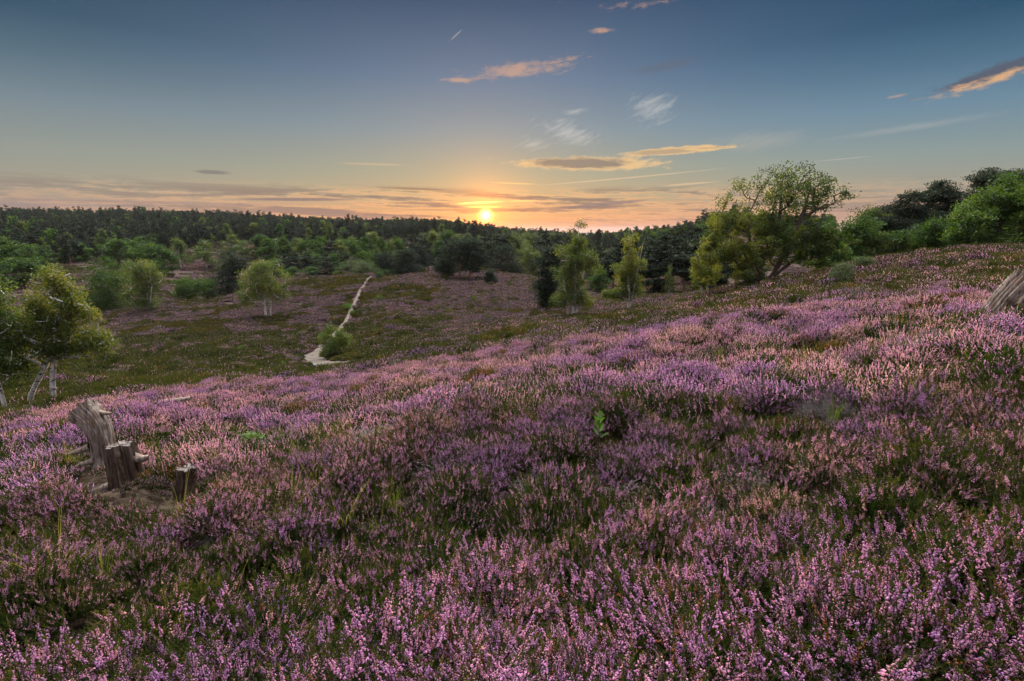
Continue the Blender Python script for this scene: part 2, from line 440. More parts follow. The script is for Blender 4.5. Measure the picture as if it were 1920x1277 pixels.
def custom_tree(kind, base, trunkpx, lobepx, label, group=None, depth=1.0, cat='tree', seed=1, dy=None, **k):
    """base (px,py,Y); trunk polylines and lobes given as they appear in the photo, at that distance"""
    b = np.array(at(*base)); gzv = g1(b[0], b[1])
    org = np.array([b[0], b[1], gzv - .05])
    rng = np.random.default_rng(seed + 99)
    Y = base[2]
    tr = []
    for t in trunkpx:
        pts = [np.array(at(p[0], p[1], Y)) - org for p in t]
        pts[0][2] = 0
        for q in range(1, len(pts)): pts[q][1] += (rng.uniform(-.3, .3) * .3)
        tr.append(pts)
    lo = []
    for l in lobepx:
        c = np.array(at(l[0], l[1], Y)) - org
        rx = l[2] * Y / F * 1.02; rz = l[3] * Y / F
        ry = rx * depth * .8
        w = l[4] if len(l) > 4 else 1
        lo.append((c[0], c[1] + rng.uniform(-.35, .35) * rx, c[2], rx, ry, rz, w))
    ms = build_tree(kind, tr, lo, seed=seed, **kw(kind, **k))
    return tree_obj(kind, ms, org, label, group, cat=cat)

# ------------------------------------------------------------------ camera, sun, sky
cam = bpy.data.cameras.new('camera'); cam.lens = 18.0; cam.sensor_width = 36.0; cam.clip_start = .05; cam.clip_end = 30000
co = bpy.data.objects.new('camera', cam); COL.objects.link(co); scene.camera = co
co.location = (0, 0, 0); co.rotation_euler = (math.pi / 2 - TH, 0, 0)

SUN_AZ, SUN_EL = azel(911, 404)
sl = bpy.data.lights.new('sun', 'SUN'); sl.energy = SUN_POWER; sl.angle = math.radians(.5); sl.color = (1.0, .70, .46)
so = bpy.data.objects.new('sun', sl); COL.objects.link(so)
sd = Vector((math.sin(SUN_AZ) * math.cos(SUN_EL), math.cos(SUN_AZ) * math.cos(SUN_EL), math.sin(SUN_EL)))
LEL = math.radians(3.6); lamp_dir = Vector((math.sin(SUN_AZ) * math.cos(LEL), math.cos(SUN_AZ) * math.cos(LEL), math.sin(LEL)))
so.rotation_euler = lamp_dir.to_track_quat('Z', 'Y').to_euler(); so.location = (0, 0, 60)

w = bpy.data.worlds.new('World'); scene.world = w; w.use_nodes = True
nt = w.node_tree; nt.nodes.clear(); E.nt = nt
wo = N(nt, 'ShaderNodeOutputWorld'); bg = N(nt, 'ShaderNodeBackground'); nt.links.new(bg.outputs[0], wo.inputs[0])
sky = N(nt, 'ShaderNodeTexSky'); sky.sky_type = 'NISHITA'; sky.sun_disc = False; sky.sun_elevation = SUN_EL; sky.sun_rotation = SUN_AZ
sky.air_density = 1.0; sky.dust_density = 2.5; sky.ozone_density = 2.0; sky.altitude = 100
tc = N(nt, 'ShaderNodeTexCoord'); sx = N(nt, 'ShaderNodeSeparateXYZ'); nt.links.new(tc.outputs['Generated'], sx.inputs[0])
X, Yd, Z = E(sx.outputs[0]), E(sx.outputs[1]), E(sx.outputs[2])
AZ = E.op('ARCTAN2', X, Yd); EL = E.op('ARCSINE', Z)
# angular distance to the sun
dot = X * sd.x + Yd * sd.y + Z * sd.z
ang = E.op('ARCCOSINE', E.op('MINIMUM', dot, .9999999))
# evening sky colours by elevation, radiance in scene units
el01 = smooth(EL, -.02, 1.0)
el_lin = N(nt, 'ShaderNodeMapRange'); nt.links.new(EL.s, el_lin.inputs[0]); el_lin.inputs[1].default_value = 0; el_lin.inputs[2].default_value = .42
far_side = ramp(nt, el_lin.outputs[0], SKY_FAR)
near_side = ramp(nt, el_lin.outputs[0], SKY_NEAR)
daz = E.op('ABSOLUTE', AZ - SUN_AZ)
g_side = E.op('EXPONENT', daz * daz * -3.4)
base = mixc(g_side, far_side, near_side)
rt = smooth(AZ, -.1, .8) * smooth(EL, .03, .2)
tintv = N(nt, 'ShaderNodeVectorMath'); tintv.operation = 'MULTIPLY'; nt.links.new(base, tintv.inputs[0]); tintv.inputs[1].default_value = (.78, 1.03, 1.22)
base = mixc(rt, base, tintv.outputs[0])
# added fill brightness overhead and opposite the sun, out of view, lifting the ground
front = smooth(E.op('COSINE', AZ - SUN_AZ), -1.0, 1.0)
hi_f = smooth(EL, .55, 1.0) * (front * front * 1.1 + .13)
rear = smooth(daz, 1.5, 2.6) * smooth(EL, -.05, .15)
base = mixc(hi_f * .92, base, SKY_TOP_FILL)
base = mixc(rear * (1 - hi_f) * .9, base, SKY_REAR_FILL)
# blend with the physical sky
skyc = N(nt, 'ShaderNodeVectorMath'); skyc.operation = 'SCALE'; nt.links.new(sky.outputs[0], skyc.inputs[0]); skyc.inputs['Scale'].default_value = SKY_STR
base = mixc(NISH_MIX, base, skyc.outputs[0])

def noise2(sxs, sys, scale, detail=5, rough=.55, off=0.0, rot=0.0, dist=0.0):
    cb = N(nt, 'ShaderNodeCombineXYZ')
    a = AZ * math.cos(rot) - EL * math.sin(rot); b = AZ * math.sin(rot) + EL * math.cos(rot)
    nt.links.new((a * sxs).s, cb.inputs[0]); nt.links.new((b * sys).s, cb.inputs[1]); cb.inputs[2].default_value = off
    n = N(nt, 'ShaderNodeTexNoise'); n.inputs['Scale'].default_value = scale; n.inputs['Detail'].default_value = detail
    n.inputs['Roughness'].default_value = rough; n.inputs['Distortion'].default_value = dist
    nt.links.new(cb.outputs[0], n.inputs['Vector']); return E(n.outputs[0])
def blob(px, py, wx, wy, tilt=0.0):
    a0, e0 = azel(px, py); a1, _ = azel(px + wx, py); _, e1 = azel(px, py + wy)
    sa = abs(a1 - a0); se = abs(e1 - e0)
    dx = AZ - a0; dy = EL - e0
    c, s_ = math.cos(math.radians(tilt)), math.sin(math.radians(tilt))
    u = (dx * c + dy * s_) * (1 / sa); v = (dy * c - dx * s_) * (1 / se)
    return E.op('EXPONENT', (u * u + v * v) * -1.0), v
n_puff = noise2(1, 3.2, 16, 7, .62, rot=-.12, dist=.3)
n_strk = noise2(1, 14, 5, 6, .6, 3.3, rot=.02)
n_wisp = noise2(1, 4.5, 16, 6, .68, 7.7, rot=-.45, dist=.9)
n_fine = noise2(1, 3, 48, 6, .68, 1.1, rot=-.1)

def layer(col, mask, c_lit, c_dark=None, shade=None):
    c = c_lit if c_dark is None else mixc(shade, c_dark, c_lit)
    return mixc(mask, col, c)
# warm puffy streaks high up
m1, v1 = blob(975, 130, 135, 20, 5); m1b, _ = blob(860, 150, 40, 7, 0); m5, v5 = blob(1860, 142, 165, 19, 13); m9, _ = blob(1125, 57, 34, 7, 0); m5b, _ = blob(1675, 181, 30, 4, 5)
mh, _ = blob(1210, 8, 150, 12, 0)
mm = E.op('MAXIMUM', m1, E.op('MAXIMUM', m1b, m9)); mm = E.op('MAXIMUM', mm, mh * .62); mm = E.op('MAXIMUM', mm, m5b)
pu = smooth(mm * .62 + (n_puff - .5) * .9 + (n_fine - .5) * 1.0, .26, .70)
base = layer(base, pu * .55, (.75, .42, .25))
pu5 = smooth(m5 * .72 + (n_puff - .5) * .7 + (n_fine - .5) * .9, .24, .62)
base = layer(base, pu5 * .85, (.80, .45, .22), (.10, .105, .14), smooth(v5 * -1.0 + (n_fine - .5) * 2.2, -.25, .55))
m2, _ = blob(1245, 125, 85, 14, 6)
base = layer(base, smooth(m2 * .6 + (n_puff - .5) * .5, .2, .6) * .45, (.13, .14, .18))
# white wisps
ms = E.op('MAXIMUM', blob(1222, 203, 52, 34, -10)[0], E.op('MAXIMUM', blob(1068, 250, 78, 30, -15)[0], blob(1076, 208, 40, 9, 4)[0]))
ms = E.op('MAXIMUM', ms, blob(1000, 270, 45, 18, 0)[0] * .8)
wi = smooth(ms * .6 + (n_wisp - .5) * 1.5 + (n_fine - .5) * .3, .25, .80)
base = layer(base, wi * .42, (.72, .68, .62))
ms2, _ = blob(1700, 240, 260, 10, 4); base = layer(base, smooth(ms2 * .6 + (n_wisp - .5) * .5, .25, .75) * .22, (.62, .55, .48))
ms3, _ = blob(1420, 265, 120, 24, 0); base = layer(base, smooth(ms3 * .6 + (n_wisp - .5) * .7, .2, .8) * .25, (.66, .54, .42))
# lens-shaped banks right of the sun
for (a, b_, wx, wy, ti, dk) in ((1105, 306, 165, 15, -1, .8), (1255, 284, 130, 8, 2, .45), (1330, 278, 55, 4, 0, .3)):
    mk, vk = blob(a, b_, wx, wy, ti)
    body = smooth(mk + (n_puff - .5) * .9 + (n_fine - .5) * .95, .34, .72)
    core = smooth(mk + (n_strk - .5) * 1.4 + (n_fine - .5) * .6 + vk * .12, .55, .9) * dk
    base = layer(base, body * .85, (.16, .14, .15), (.86, .56, .26), core)
# thin dark and lit dashes
for (a, b_, wx, wy, ti, c) in ((397, 323, 36, 4.5, 0, (.17, .14, .15)), (578, 364, 22, 2, 0, (.18, .14, .14)), (770, 354, 80, 2.6, -1, (.24, .15, .10)), (800, 358, 60, 1.6, -2, (.9, .5, .2)),
                            (965, 344, 48, 1.8, -2, (1.0, .65, .25)), (1160, 335, 200, 1.6, 4, (.75, .55, .34)), (1580, 298, 60, 1.2, 2, (.5, .45, .4)),
                            (855, 66, 16, 1.6, 38, (.5, .45, .42)), (700, 308, 70, 2.5, 0, (.6, .48, .3)), (1290, 345, 60, 2, 3, (.8, .55, .32))):
    mk, _ = blob(a, b_, wx, wy, ti)
    base = layer(base, smooth(mk + (n_fine - .5) * .5, .25, .8) * .6, c)
# long low bands above the horizon
band = smooth(EL, .002, .03) * (1 - smooth(EL, .062, .085))
wide = smooth(AZ, -1.0, -.15) * .65 + .35
wide = wide * (1 - smooth(AZ, .35, .6) * .6)
bd = smooth(n_strk + (n_fine - .5) * .12, .47, .60) * band * wide
base = layer(base, bd * .75, (.21, .135, .125))
lit = smooth(n_strk + (n_fine - .5) * .2, .40, .47) * (1 - smooth(n_strk + (n_fine - .5) * .2, .47, .52)) * band
base = layer(base, lit * .5 * (g_side * .8 + .2), (1.0, .48, .20))
for (a, b_, wx, wy, ti, c, o_) in ((560, 374, 120, 3.5, 1, (.22, .15, .16), .75), (790, 381, 60, 2.2, 0, (.26, .15, .13), .7), (1130, 383, 95, 4, 5, (.2, .15, .17), .7),
                               (1000, 392, 130, 3, 2, (.33, .19, .14), .6), (900, 394, 140, 2.5, 0, (.36, .18, .1), .6), (300, 380, 260, 3, 0, (.3, .21, .2), .55), (100, 384, 160, 3.5, 0, (.3, .23, .23), .5),
                               (900, 380, 45, 2.4, 3, (2.6, 1.5, .35), .9), (905, 388, 36, 1.6, 0, (2.6, 1.3, .25), .8), (980, 377, 30, 1.5, 0, (1.6, .8, .25), .8), (870, 413, 60, 2, 0, (1.5, .55, .1), .5)):
    mk, _ = blob(a, b_, wx, wy, ti)
    base = layer(base, smooth(mk + (n_fine - .5) * .45 + (n_strk - .5) * .3, .2, .75) * o_, c)
# glow round the sun and the disc itself
def addc(col, fac, c):
    n = N(nt, 'ShaderNodeVectorMath'); n.operation = 'SCALE'; n.inputs[0].default_value = c; nt.links.new(fac.s, n.inputs['Scale'])
    a = N(nt, 'ShaderNodeVectorMath'); a.operation = 'ADD'; nt.links.new(col, a.inputs[0]); nt.links.new(n.outputs[0], a.inputs[1]); return a.outputs[0]
elb = smooth(EL, -.05, .0)
base = addc(base, E.op('EXPONENT', ang * -10.0) * (1 - bd * .5), (.22, .09, .0))
base = addc(base, E.op('EXPONENT', ang * -34.0), (1.9, .50, .0))
base = addc(base, E.op('EXPONENT', ang * ang * -15000.0), (8, 5.0, 1.2))
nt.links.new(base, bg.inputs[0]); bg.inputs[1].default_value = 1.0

scene.view_settings.view_transform = 'Standard'; scene.view_settings.look = 'None'; scene.view_settings.exposure = EXPOSURE; scene.view_settings.gamma = 1

# ------------------------------------------------------------------ terrain
def grid_ground():
    NR, NA = 430, 1000
    r = np.concatenate([[0], .35 * (9500 / .35) ** (np.arange(NR) / (NR - 1))])
    # finer towards the view
    t = np.arange(NA) / NA * 2 * np.pi
    a = t - .55 * np.sin(t)
    X_ = (r[:, None] * np.sin(a)[None]).ravel(); Y_ = (r[:, None] * np.cos(a)[None]).ravel()
    Zv = gz(X_, Y_)
    i = np.arange(NR)[:, None] * NA; j = np.arange(NA)[None]; j2 = (j + 1) % NA
    Fc = np.stack([i + j, i + NA + j, i + NA + j2, i + j2], -1).reshape(-1, 4)
    return mesh_np('ground', np.stack([X_, Y_, Zv], 1), [Fc], [M['soil']], None, None, True)

m, nt, out = new_mat('heath_soil'); E.nt = nt; M['soil'] = m
g = N(nt, 'ShaderNodeNewGeometry')
def wn(scale, detail=6, vec=None, rough=.6):
    n = N(nt, 'ShaderNodeTexNoise'); n.inputs['Scale'].default_value = scale; n.inputs['Detail'].default_value = detail; n.inputs['Roughness'].default_value = rough
    nt.links.new(vec or g.outputs['Position'], n.inputs['Vector']); return E(n.outputs[0])
fine = wn(9); mid = wn(.6); big = wn(.035, 5); speck = wn(2.2, 8, rough=.75)
ds = N(nt, 'ShaderNodeVectorMath'); ds.operation = 'LENGTH'; nt.links.new(g.outputs['Position'], ds.inputs[0]); D = E(ds.outputs['Value'])
near_c = ramp(nt, (fine * .6 + mid * .4).s, [(.35, (.010, .008, .006)), (.5, (.028, .021, .015)), (.66, (.075, .06, .045))])
heath_c = ramp(nt, (speck * .7 + big * .3).s, [(.36, (.03, .026, .016)), (.5, (.06, .045, .038)), (.66, (.12, .075, .10))])
wood_c = ramp(nt, (mid * .5 + big * .5).s, [(.35, (.012, .02, .012)), (.65, (.035, .045, .022))])
farf = smooth(D, 18, 60)
c = mixc(farf, near_c, heath_c)
wf = smooth(D, 240, 300)
c = mixc(wf, c, wood_c)
pl = smooth(D, 900, 1600)
fvec = N(nt, 'ShaderNodeMapping'); fvec.inputs['Scale'].default_value = (.0028, .0008, 1); nt.links.new(g.outputs['Position'], fvec.inputs[0])
plain = ramp(nt, wn(1.0, 8, fvec.outputs[0], .7).s, [(.38, (.02, .035, .02)), (.55, (.05, .07, .035)), (.6, (.12, .12, .08)), (.7, (.22, .2, .16))])
c = mixc(pl, c, plain)
b = N(nt, 'ShaderNodeBsdfPrincipled'); b.inputs['Roughness'].default_value = 1; b.inputs['Specular IOR Level'].default_value = .0
nt.links.new(c, b.inputs[0])
bp = N(nt, 'ShaderNodeBump'); bp.inputs['Strength'].default_value = .6; bp.inputs['Distance'].default_value = .06
nt.links.new((fine + speck).s, bp.inputs['Height']); nt.links.new(bp.outputs[0], b.inputs['Normal'])
nt.links.new(b.outputs[0], out.inputs[0])
gr = obj('ground', grid_ground(), label='rolling heathland ground of dark soil and low heath', kind='structure')
del gr['label']

m, nt, out = new_mat('sand'); E.nt = nt; M['sand'] = m
g = N(nt, 'ShaderNodeNewGeometry')
n1 = wn(1.6, 6); n2 = wn(14, 5)
c = ramp(nt, (n1 * .5 + n2 * .5).s, [(.32, (.045, .038, .03)), (.46, (.092, .08, .067)), (.6, (.15, .132, .11))])
b = N(nt, 'ShaderNodeBsdfPrincipled'); b.inputs['Roughness'].default_value = 1; b.inputs['Specular IOR Level'].default_value = 0
nt.links.new(c, b.inputs[0]); bp = N(nt, 'ShaderNodeBump'); bp.inputs['Strength'].default_value = .5; bp.inputs['Distance'].default_value = .04
nt.links.new((n1 + n2).s, bp.inputs['Height']); nt.links.new(bp.outputs[0], b.inputs['Normal']); nt.links.new(b.outputs[0], out.inputs[0])

def strip(name, pts, step, nw=9, lift=.03):
    """sandy path laid over the ground, ragged at its edges"""
    p = np.array(pts); seg = np.linalg.norm(np.diff(p[:, :2], axis=0), axis=1); s = np.concatenate([[0], np.cumsum(seg)])
    q = np.arange(0, s[-1], step); 
    # smooth the polyline
    k = max(1, int(np.mean(seg) / step * .5))
    xs, ys, ws = [np.interp(q, s, p[:, i]) for i in range(3)]
    ker = np.ones(2 * k + 1) / (2 * k + 1)
    def sm(a): return np.convolve(np.pad(a, k, 'edge'), ker, 'valid')
    xs, ys, ws = sm(xs), sm(ys), sm(ws)
    tx, ty = np.gradient(xs), np.gradient(ys); l = np.hypot(tx, ty) + 1e-9; nx, ny = -ty / l, tx / l
    wl = ws * (1 + (fbm(q * .7, q * 0, 41, 3) - .5) * 1.3); wr = ws * (1 + (fbm(q * .7, q * 0 + 9, 43, 3) - .5) * 1.3)
    uu = np.linspace(-1, 1, nw)
    off = np.where(uu[None] < 0, uu[None] * wl[:, None], uu[None] * wr[:, None])
    X_ = xs[:, None] + nx[:, None] * off; Y_ = ys[:, None] + ny[:, None] * off
    Zv = gz(X_.ravel(), Y_.ravel()).reshape(X_.shape) + lift + .02 * (fbm(X_ * 2, Y_ * 2, 9, 2) - .5)
    V = np.stack([X_, Y_, Zv], -1).reshape(-1, 3); n = len(q)
    i = np.arange(n - 1)[:, None] * nw; j = np.arange(nw - 1)[None]
    Fc = np.stack([i + j, i + j + 1, i + nw + j + 1, i + nw + j], -1).reshape(-1, 4)
    return obj(name, mesh_np(name, V, [Fc], [M['sand']], None, None, True), kind='structure')
strip('path', PATH_A, .2, lift=.11); strip('path', PATH_B, .1, lift=.04); strip('path', PATH_C, .5, lift=.08); strip('path', PATH_D, .5, lift=.08)

# ------------------------------------------------------------------ heather clumps (sources for the scattered ground cover)
def clump_near(seed, kind):
    """detailed clump of upright sprigs: stems, tiny scale leaves and bell flowers"""
    rng = np.random.default_rng(seed); mb = MB()
    P_ = dict(pink=(46, .58, .5, .75), mauve=(46, .56, .2, .5), green=(46, .36, .4, .8), salmon=(44, .48, .7, 1.0), rust=(40, .75, .2, .9), dead=(34, 0, 0, 0), tall=(26, .95, .35, .7))[kind]
    ns, pf, t0, t1 = P_
    for s in range(ns):
        a = rng.uniform(0, 2 * np.pi); r = .17 * math.sqrt(rng.uniform(0, 1))
        base = np.array([math.cos(a) * r * .6, math.sin(a) * r * .6, -.03])
        h = rng.uniform(.24, .42) * (1 - .35 * (r / .17) ** 2) * (1.2 if kind == 'tall' else 1)
        lean = np.array([math.cos(a), math.sin(a), 0]) * (r / .17) * .5 + rng.normal(size=3) * [.16, .16, 0]
        cur = rng.normal(size=3) * [.10, .10, 0]
        t = np.linspace(0, 1, 6)[:, None]
        pts = base + t * h * (np.array([0, 0, 1]) + lean * (1 - .45 * t)) + (t ** 2) * cur * h
        if kind == 'dead':
            add_tube(mb, pts, np.linspace(.0028, .001, 6), 3, 0, rng.uniform())
            for b in range(6):
                k = rng.integers(2, 6); d = norm(rng.normal(size=3) * [1, 1, .6] + [0, 0, .5]); L = rng.uniform(.05, .13)
                q = np.array([pts[k], pts[k] + d * L * .5 + rng.normal(size=3) * .01, pts[k] + d * L + [0, 0, .02]])
                add_tube(mb, q, [.0014, .001, .0006], 3, 0, rng.uniform())
            continue
        add_tube(mb, pts, np.linspace(.0022, .0009, 6), 3, 0, .5)
        def on(u):
            u = np.atleast_1d(u) * 5; i = np.minimum(u.astype(int), 4); f = (u - i)[:, None]; return pts[i] * (1 - f) + pts[i + 1] * f
        axis = norm(pts[-1] - pts[3])
        tb = rng.uniform()
        # side shoots + scale leaves
        nl = 70 if kind != 'green' else 150
        u = rng.uniform(.22, 1.0, nl); C = on(u)
        d = norm(rng.normal(size=(nl, 3)) * .75 + axis * 1.0); L = rng.uniform(.008, .019, nl)[:, None]
        sd_ = norm(np.cross(d, rng.normal(size=(nl, 3)))) * .0019
        V = np.stack([C - sd_, C + sd_, C + d * L + sd_ * .3, C + d * L - sd_ * .3], 1).reshape(-1, 3)
        mb.add(V, np.arange(nl * 4).reshape(-1, 4), 1, np.clip(rng.uniform(.1, .75, nl) * .6 + tb * .3 + (u > .85) * .25, 0, 1))
        if rng.uniform() < pf:
            sp = rng.uniform(.05, .105) / h; top = rng.uniform(.93, 1.0); nf = int(rng.uniform(26, 40))
            shade = t0 + (t1 - t0) * rng.uniform()
            for side in range(1 + (rng.uniform() < .45)):
                if side:   # a shorter second spike branching off
                    k = 3; d0 = norm(axis + rng.normal(size=3) * .45); q0 = pts[k]; Ls = rng.uniform(.06, .11)
                    uu = rng.uniform(.25, 1, 16); C = q0 + d0 * (uu * Ls)[:, None]; n_ = 16
                else:
                    uu = np.linspace(max(.3, top - sp), top - .02, nf); C = on(uu); n_ = nf
                out_ = norm(rng.normal(size=(n_, 3)) * [1, 1, .35]); taper = 1 - .5 * np.linspace(0, 1, n_)
                C = C + out_ * (.0066 * taper)[:, None]
                dn = norm(out_ * .9 + np.array([0, 0, -.5])) ; L = (rng.uniform(.0068, .0105, n_) * taper)[:, None]
                s1 = norm(np.cross(dn, rng.normal(size=(n_, 3)))); s2 = np.cross(dn, s1); w_ = L * .42
                V = np.stack([C - dn * L * .6, C + s1 * w_, C + (s2 * .87 - s1 * .5) * w_, C + (-s2 * .87 - s1 * .5) * w_, C + dn * L * .8], 1).reshape(-1, 3)
                o = (np.arange(n_) * 5)[:, None, None]
                Fc = (np.array([[0, 1, 2], [0, 2, 3], [0, 3, 1], [4, 2, 1], [4, 3, 2], [4, 1, 3]])[None] + o).reshape(-1, 3)
                tt = np.clip(shade + rng.normal(size=n_) * .12, 0, 1)
                nb = int(n_ * rng.uniform(0, .3)); mi_ = 3 if kind == 'rust' or rng.uniform() < .08 else 2
                if nb: mb.add(V[:(n_ - nb) * 5], Fc[:(n_ - nb) * 6], mi_, np.repeat(tt[:n_ - nb], 6)); mb.add(V[(n_ - nb) * 5:], Fc[(n_ - nb) * 6:] - (n_ - nb) * 5, 1, .9 + 0 * np.arange(nb * 6))
                else: mb.add(V, Fc, mi_, np.repeat(tt, 6))
    return mb.mesh('heather_' + kind, [M['dead_twig'] if kind == 'dead' else M['stem'], M['sprig'], M['flower'], M['rust']])

def clump_mid(seed, kind, R=.30, ns=95, H=(.22, .36), fat=1.0, pfo=None):
    sp_ = M['heath'] if fat > 2 else M['sprig']
    rng = np.random.default_rng(seed); mb = MB()
    pf, t0, t1 = dict(pink=(.92, .5, .85), mauve=(.88, .2, .55), green=(.35, .4, .8), salmon=(.85, .7, 1.0), rust=(.6, .2, .9), dead=(0, 0, 0))[kind]
    if pfo is not None: pf = pfo
    if pfo is not None and kind == 'green': t0, t1 = .2, .7
    a = rng.uniform(0, 2 * np.pi, ns); rr = np.sqrt(rng.uniform(0, 1, ns))
    base = np.stack([np.cos(a) * rr * R * .8, np.sin(a) * rr * R * .8, np.full(ns, -.05)], 1)
    h = rng.uniform(*H, ns) * (1 - .45 * rr ** 2)
    d = norm(np.stack([np.cos(a) * rr * .5, np.sin(a) * rr * .5, np.ones(ns)], 1) + rng.normal(size=(ns, 3)) * [.2, .2, 0])
    top = base + d * h[:, None]
    if kind == 'dead':
        p1 = np.repeat(base + d * h[:, None] * .4, 4, 0); q = p1 + norm(rng.normal(size=(ns * 4, 3)) + [0, 0, .7]) * rng.uniform(.08, .2, (ns * 4, 1))
        segs_tubes(mb, base, top, np.full(ns, .004 * fat), np.full(ns, .0015 * fat), 3, 0); segs_tubes(mb, p1, q, np.full(ns * 4, .0022 * fat), np.full(ns * 4, .001 * fat), 3, 0)
        return mb.mesh('heather_' + kind, [M['dead_twig'], M['sprig'], M['flower'], M['rust']])
    k = 9 if kind != 'green' else 15
    u = rng.uniform(.15, 1, (ns, k, 1)); C = (base[:, None] + (top - base)[:, None] * u).reshape(-1, 3)
    dd = norm(rng.normal(size=(ns * k, 3)) * .7 + np.repeat(d, k, 0)); L = rng.uniform(.04, .085, (ns * k, 1)) * fat
    s_ = norm(np.cross(dd, rng.normal(size=(ns * k, 3)))) * .0042 * fat
    V = np.stack([C - s_, C + s_, C + dd * L], 1).reshape(-1, 3)
    mb.add(V, np.arange(ns * k * 3).reshape(-1, 3), 1, np.clip(rng.uniform(.05, .7, ns * k) + (u.ravel() > .85) * .2, 0, 1))
    f = rng.uniform(0, 1, ns) < pf; nf = f.sum()
    if nf:
        T = top[f]; D_ = d[f]; Ls = rng.uniform(.06, .115, nf) * min(fat, 1.5); sh = t0 + (t1 - t0) * rng.uniform(0, 1, nf)
        q = 5
        for j in range(q):
            c = T - D_ * (Ls * (j + .3) / q)[:, None] + rng.normal(size=(nf, 3)) * .0035 * fat
            L = (Ls / q * .75)[:, None]; w_ = .0095 * fat * (.55 + .45 * j / (q - 1)) * rng.uniform(.7, 1.3, (nf, 1))
            s1 = norm(np.cross(D_, rng.normal(size=(nf, 3)))); s2 = np.cross(D_, s1)
            V = np.stack([c - D_ * L, c + s1 * w_, c + (s2 * .87 - s1 * .5) * w_, c + (-s2 * .87 - s1 * .5) * w_, c + D_ * L], 1).reshape(-1, 3)
            o = (np.arange(nf) * 5)[:, None, None]
            Fc = (np.array([[0, 1, 2], [0, 2, 3], [0, 3, 1], [4, 2, 1], [4, 3, 2], [4, 1, 3]])[None] + o).reshape(-1, 3)
            mb.add(V, Fc, 3 if kind == 'rust' else 2, np.repeat(np.clip(sh + rng.normal(size=nf) * .1, 0, 1), 6))
    return mb.mesh('heather_' + kind, [M['stem'], sp_, M['flower'], M['rust']])

def source_collection(name, meshes):
    c = bpy.data.collections.new(name)
    for i, me in enumerate(meshes):
        o = bpy.data.objects.new('%s_%02d' % (name, i), me); c.objects.link(o)
    return c

def scatter(name, coll, pts, rot, scl, idx, **tags):
    me = bpy.data.meshes.new(name); me.vertices.add(len(pts)); me.vertices.foreach_set('co', np.asarray(pts, np.float32).ravel())
    a = me.attributes.new('rot', 'FLOAT_VECTOR', 'POINT'); a.data.foreach_set('vector', np.asarray(rot, np.float32).ravel())
    a = me.attributes.new('scl', 'FLOAT_VECTOR', 'POINT'); a.data.foreach_set('vector', np.asarray(scl, np.float32).ravel())
    a = me.attributes.new('pick', 'INT', 'POINT'); a.data.foreach_set('value', np.asarray(idx, np.int32))
    o = obj(name, me, **tags)
    ng = bpy.data.node_groups.new('scatter_' + name, 'GeometryNodeTree')
    ng.interface.new_socket(name='Geometry', in_out='INPUT', socket_type='NodeSocketGeometry')
    ng.interface.new_socket(name='Geometry', in_out='OUTPUT', socket_type='NodeSocketGeometry')
    gi = ng.nodes.new('NodeGroupInput'); go = ng.nodes.new('NodeGroupOutput')
    ci = ng.nodes.new('GeometryNodeCollectionInfo'); ci.inputs['Collection'].default_value = coll; ci.inputs['Separate Children'].default_value = True; ci.inputs['Reset Children'].default_value = True
    ip = ng.nodes.new('GeometryNodeInstanceOnPoints'); ip.inputs['Pick Instance'].default_value = True
    def na(nm, ty):
        n = ng.nodes.new('GeometryNodeInputNamedAttribute'); n.data_type = ty; n.inputs[0].default_value = nm
        return next(s for s in n.outputs if s.enabled and s.name == 'Attribute')
    L = ng.links.new
    L(gi.outputs[0], ip.inputs['Points']); L(ci.outputs[0], ip.inputs['Instance'])
    L(na('pick', 'INT'), ip.inputs['Instance Index']); L(na('rot', 'FLOAT_VECTOR'), ip.inputs['Rotation']); L(na('scl', 'FLOAT_VECTOR'), ip.inputs['Scale'])
    L(ip.outputs[0], go.inputs[0])
    md = o.modifiers.new('scatter', 'NODES'); md.node_group = ng
    return o

def slope_rot(x, y, amt, rng, wob, wind=0.0):
    e = .4
    zx = (base_z(x + e, y) - base_z(x - e, y)) / (2 * e); zy = (base_z(x, y + e) - base_z(x, y - e)) / (2 * e)
    n = len(x)
    rx = np.arctan(zy) * amt + rng.normal(size=n) * wob; ry = -np.arctan(zx) * amt + rng.normal(size=n) * wob
    w1 = (fbm(x * .6, y * .6, 201, 2) - .5); w2 = (fbm(x * .6 + 40, y * .6, 203, 2) - .5)
    return np.stack([rx + w2 * wind, ry + w1 * wind, np.zeros(n)], 1)

def pick_kind(x, y, rng):
    """patchwork of flowering, leafy, rusty and dead heather. returns 0 pink 1 mauve 2 green 3 salmon 4 rust 5 dead"""
    n = len(x); r = np.hypot(x, y)
    a = fbm(x * .45 + 3, y * .45, 51, 3) + rng.normal(size=n) * .05
    b = fbm(x * .9, y * .9 + 8, 53, 3) + rng.normal(size=n) * .05
    c = fbm(x * .08, y * .08, 57, 3)
    k = np.zeros(n, int)
    k[a < .47] = 1
    k[(a > .56)] = 3
    green = b > .61
    k[green] = 2
    k[(b < .27)] = 4
    k[(b > .49) & (b < .50) & (r < 45)] = 5
    low = fbm(x * .9, y * .9, 3, 3) + rng.normal(size=n) * .03
    k[(low < .44) & (rng.uniform(size=n) < .75) & (r < 14)] = 2
    k[(rng.uniform(size=n) < .06)] = 2
    return k
KIND_NAMES = ['pink', 'mauve', 'green', 'salmon', 'rust', 'dead']

def wedge(n, r0, r1, half, rng, p=2.0):
    r = (rng.uniform(r0 ** p, r1 ** p, n)) ** (1 / p); a = rng.uniform(-half, half, n)
    return r * np.sin(a), r * np.cos(a)

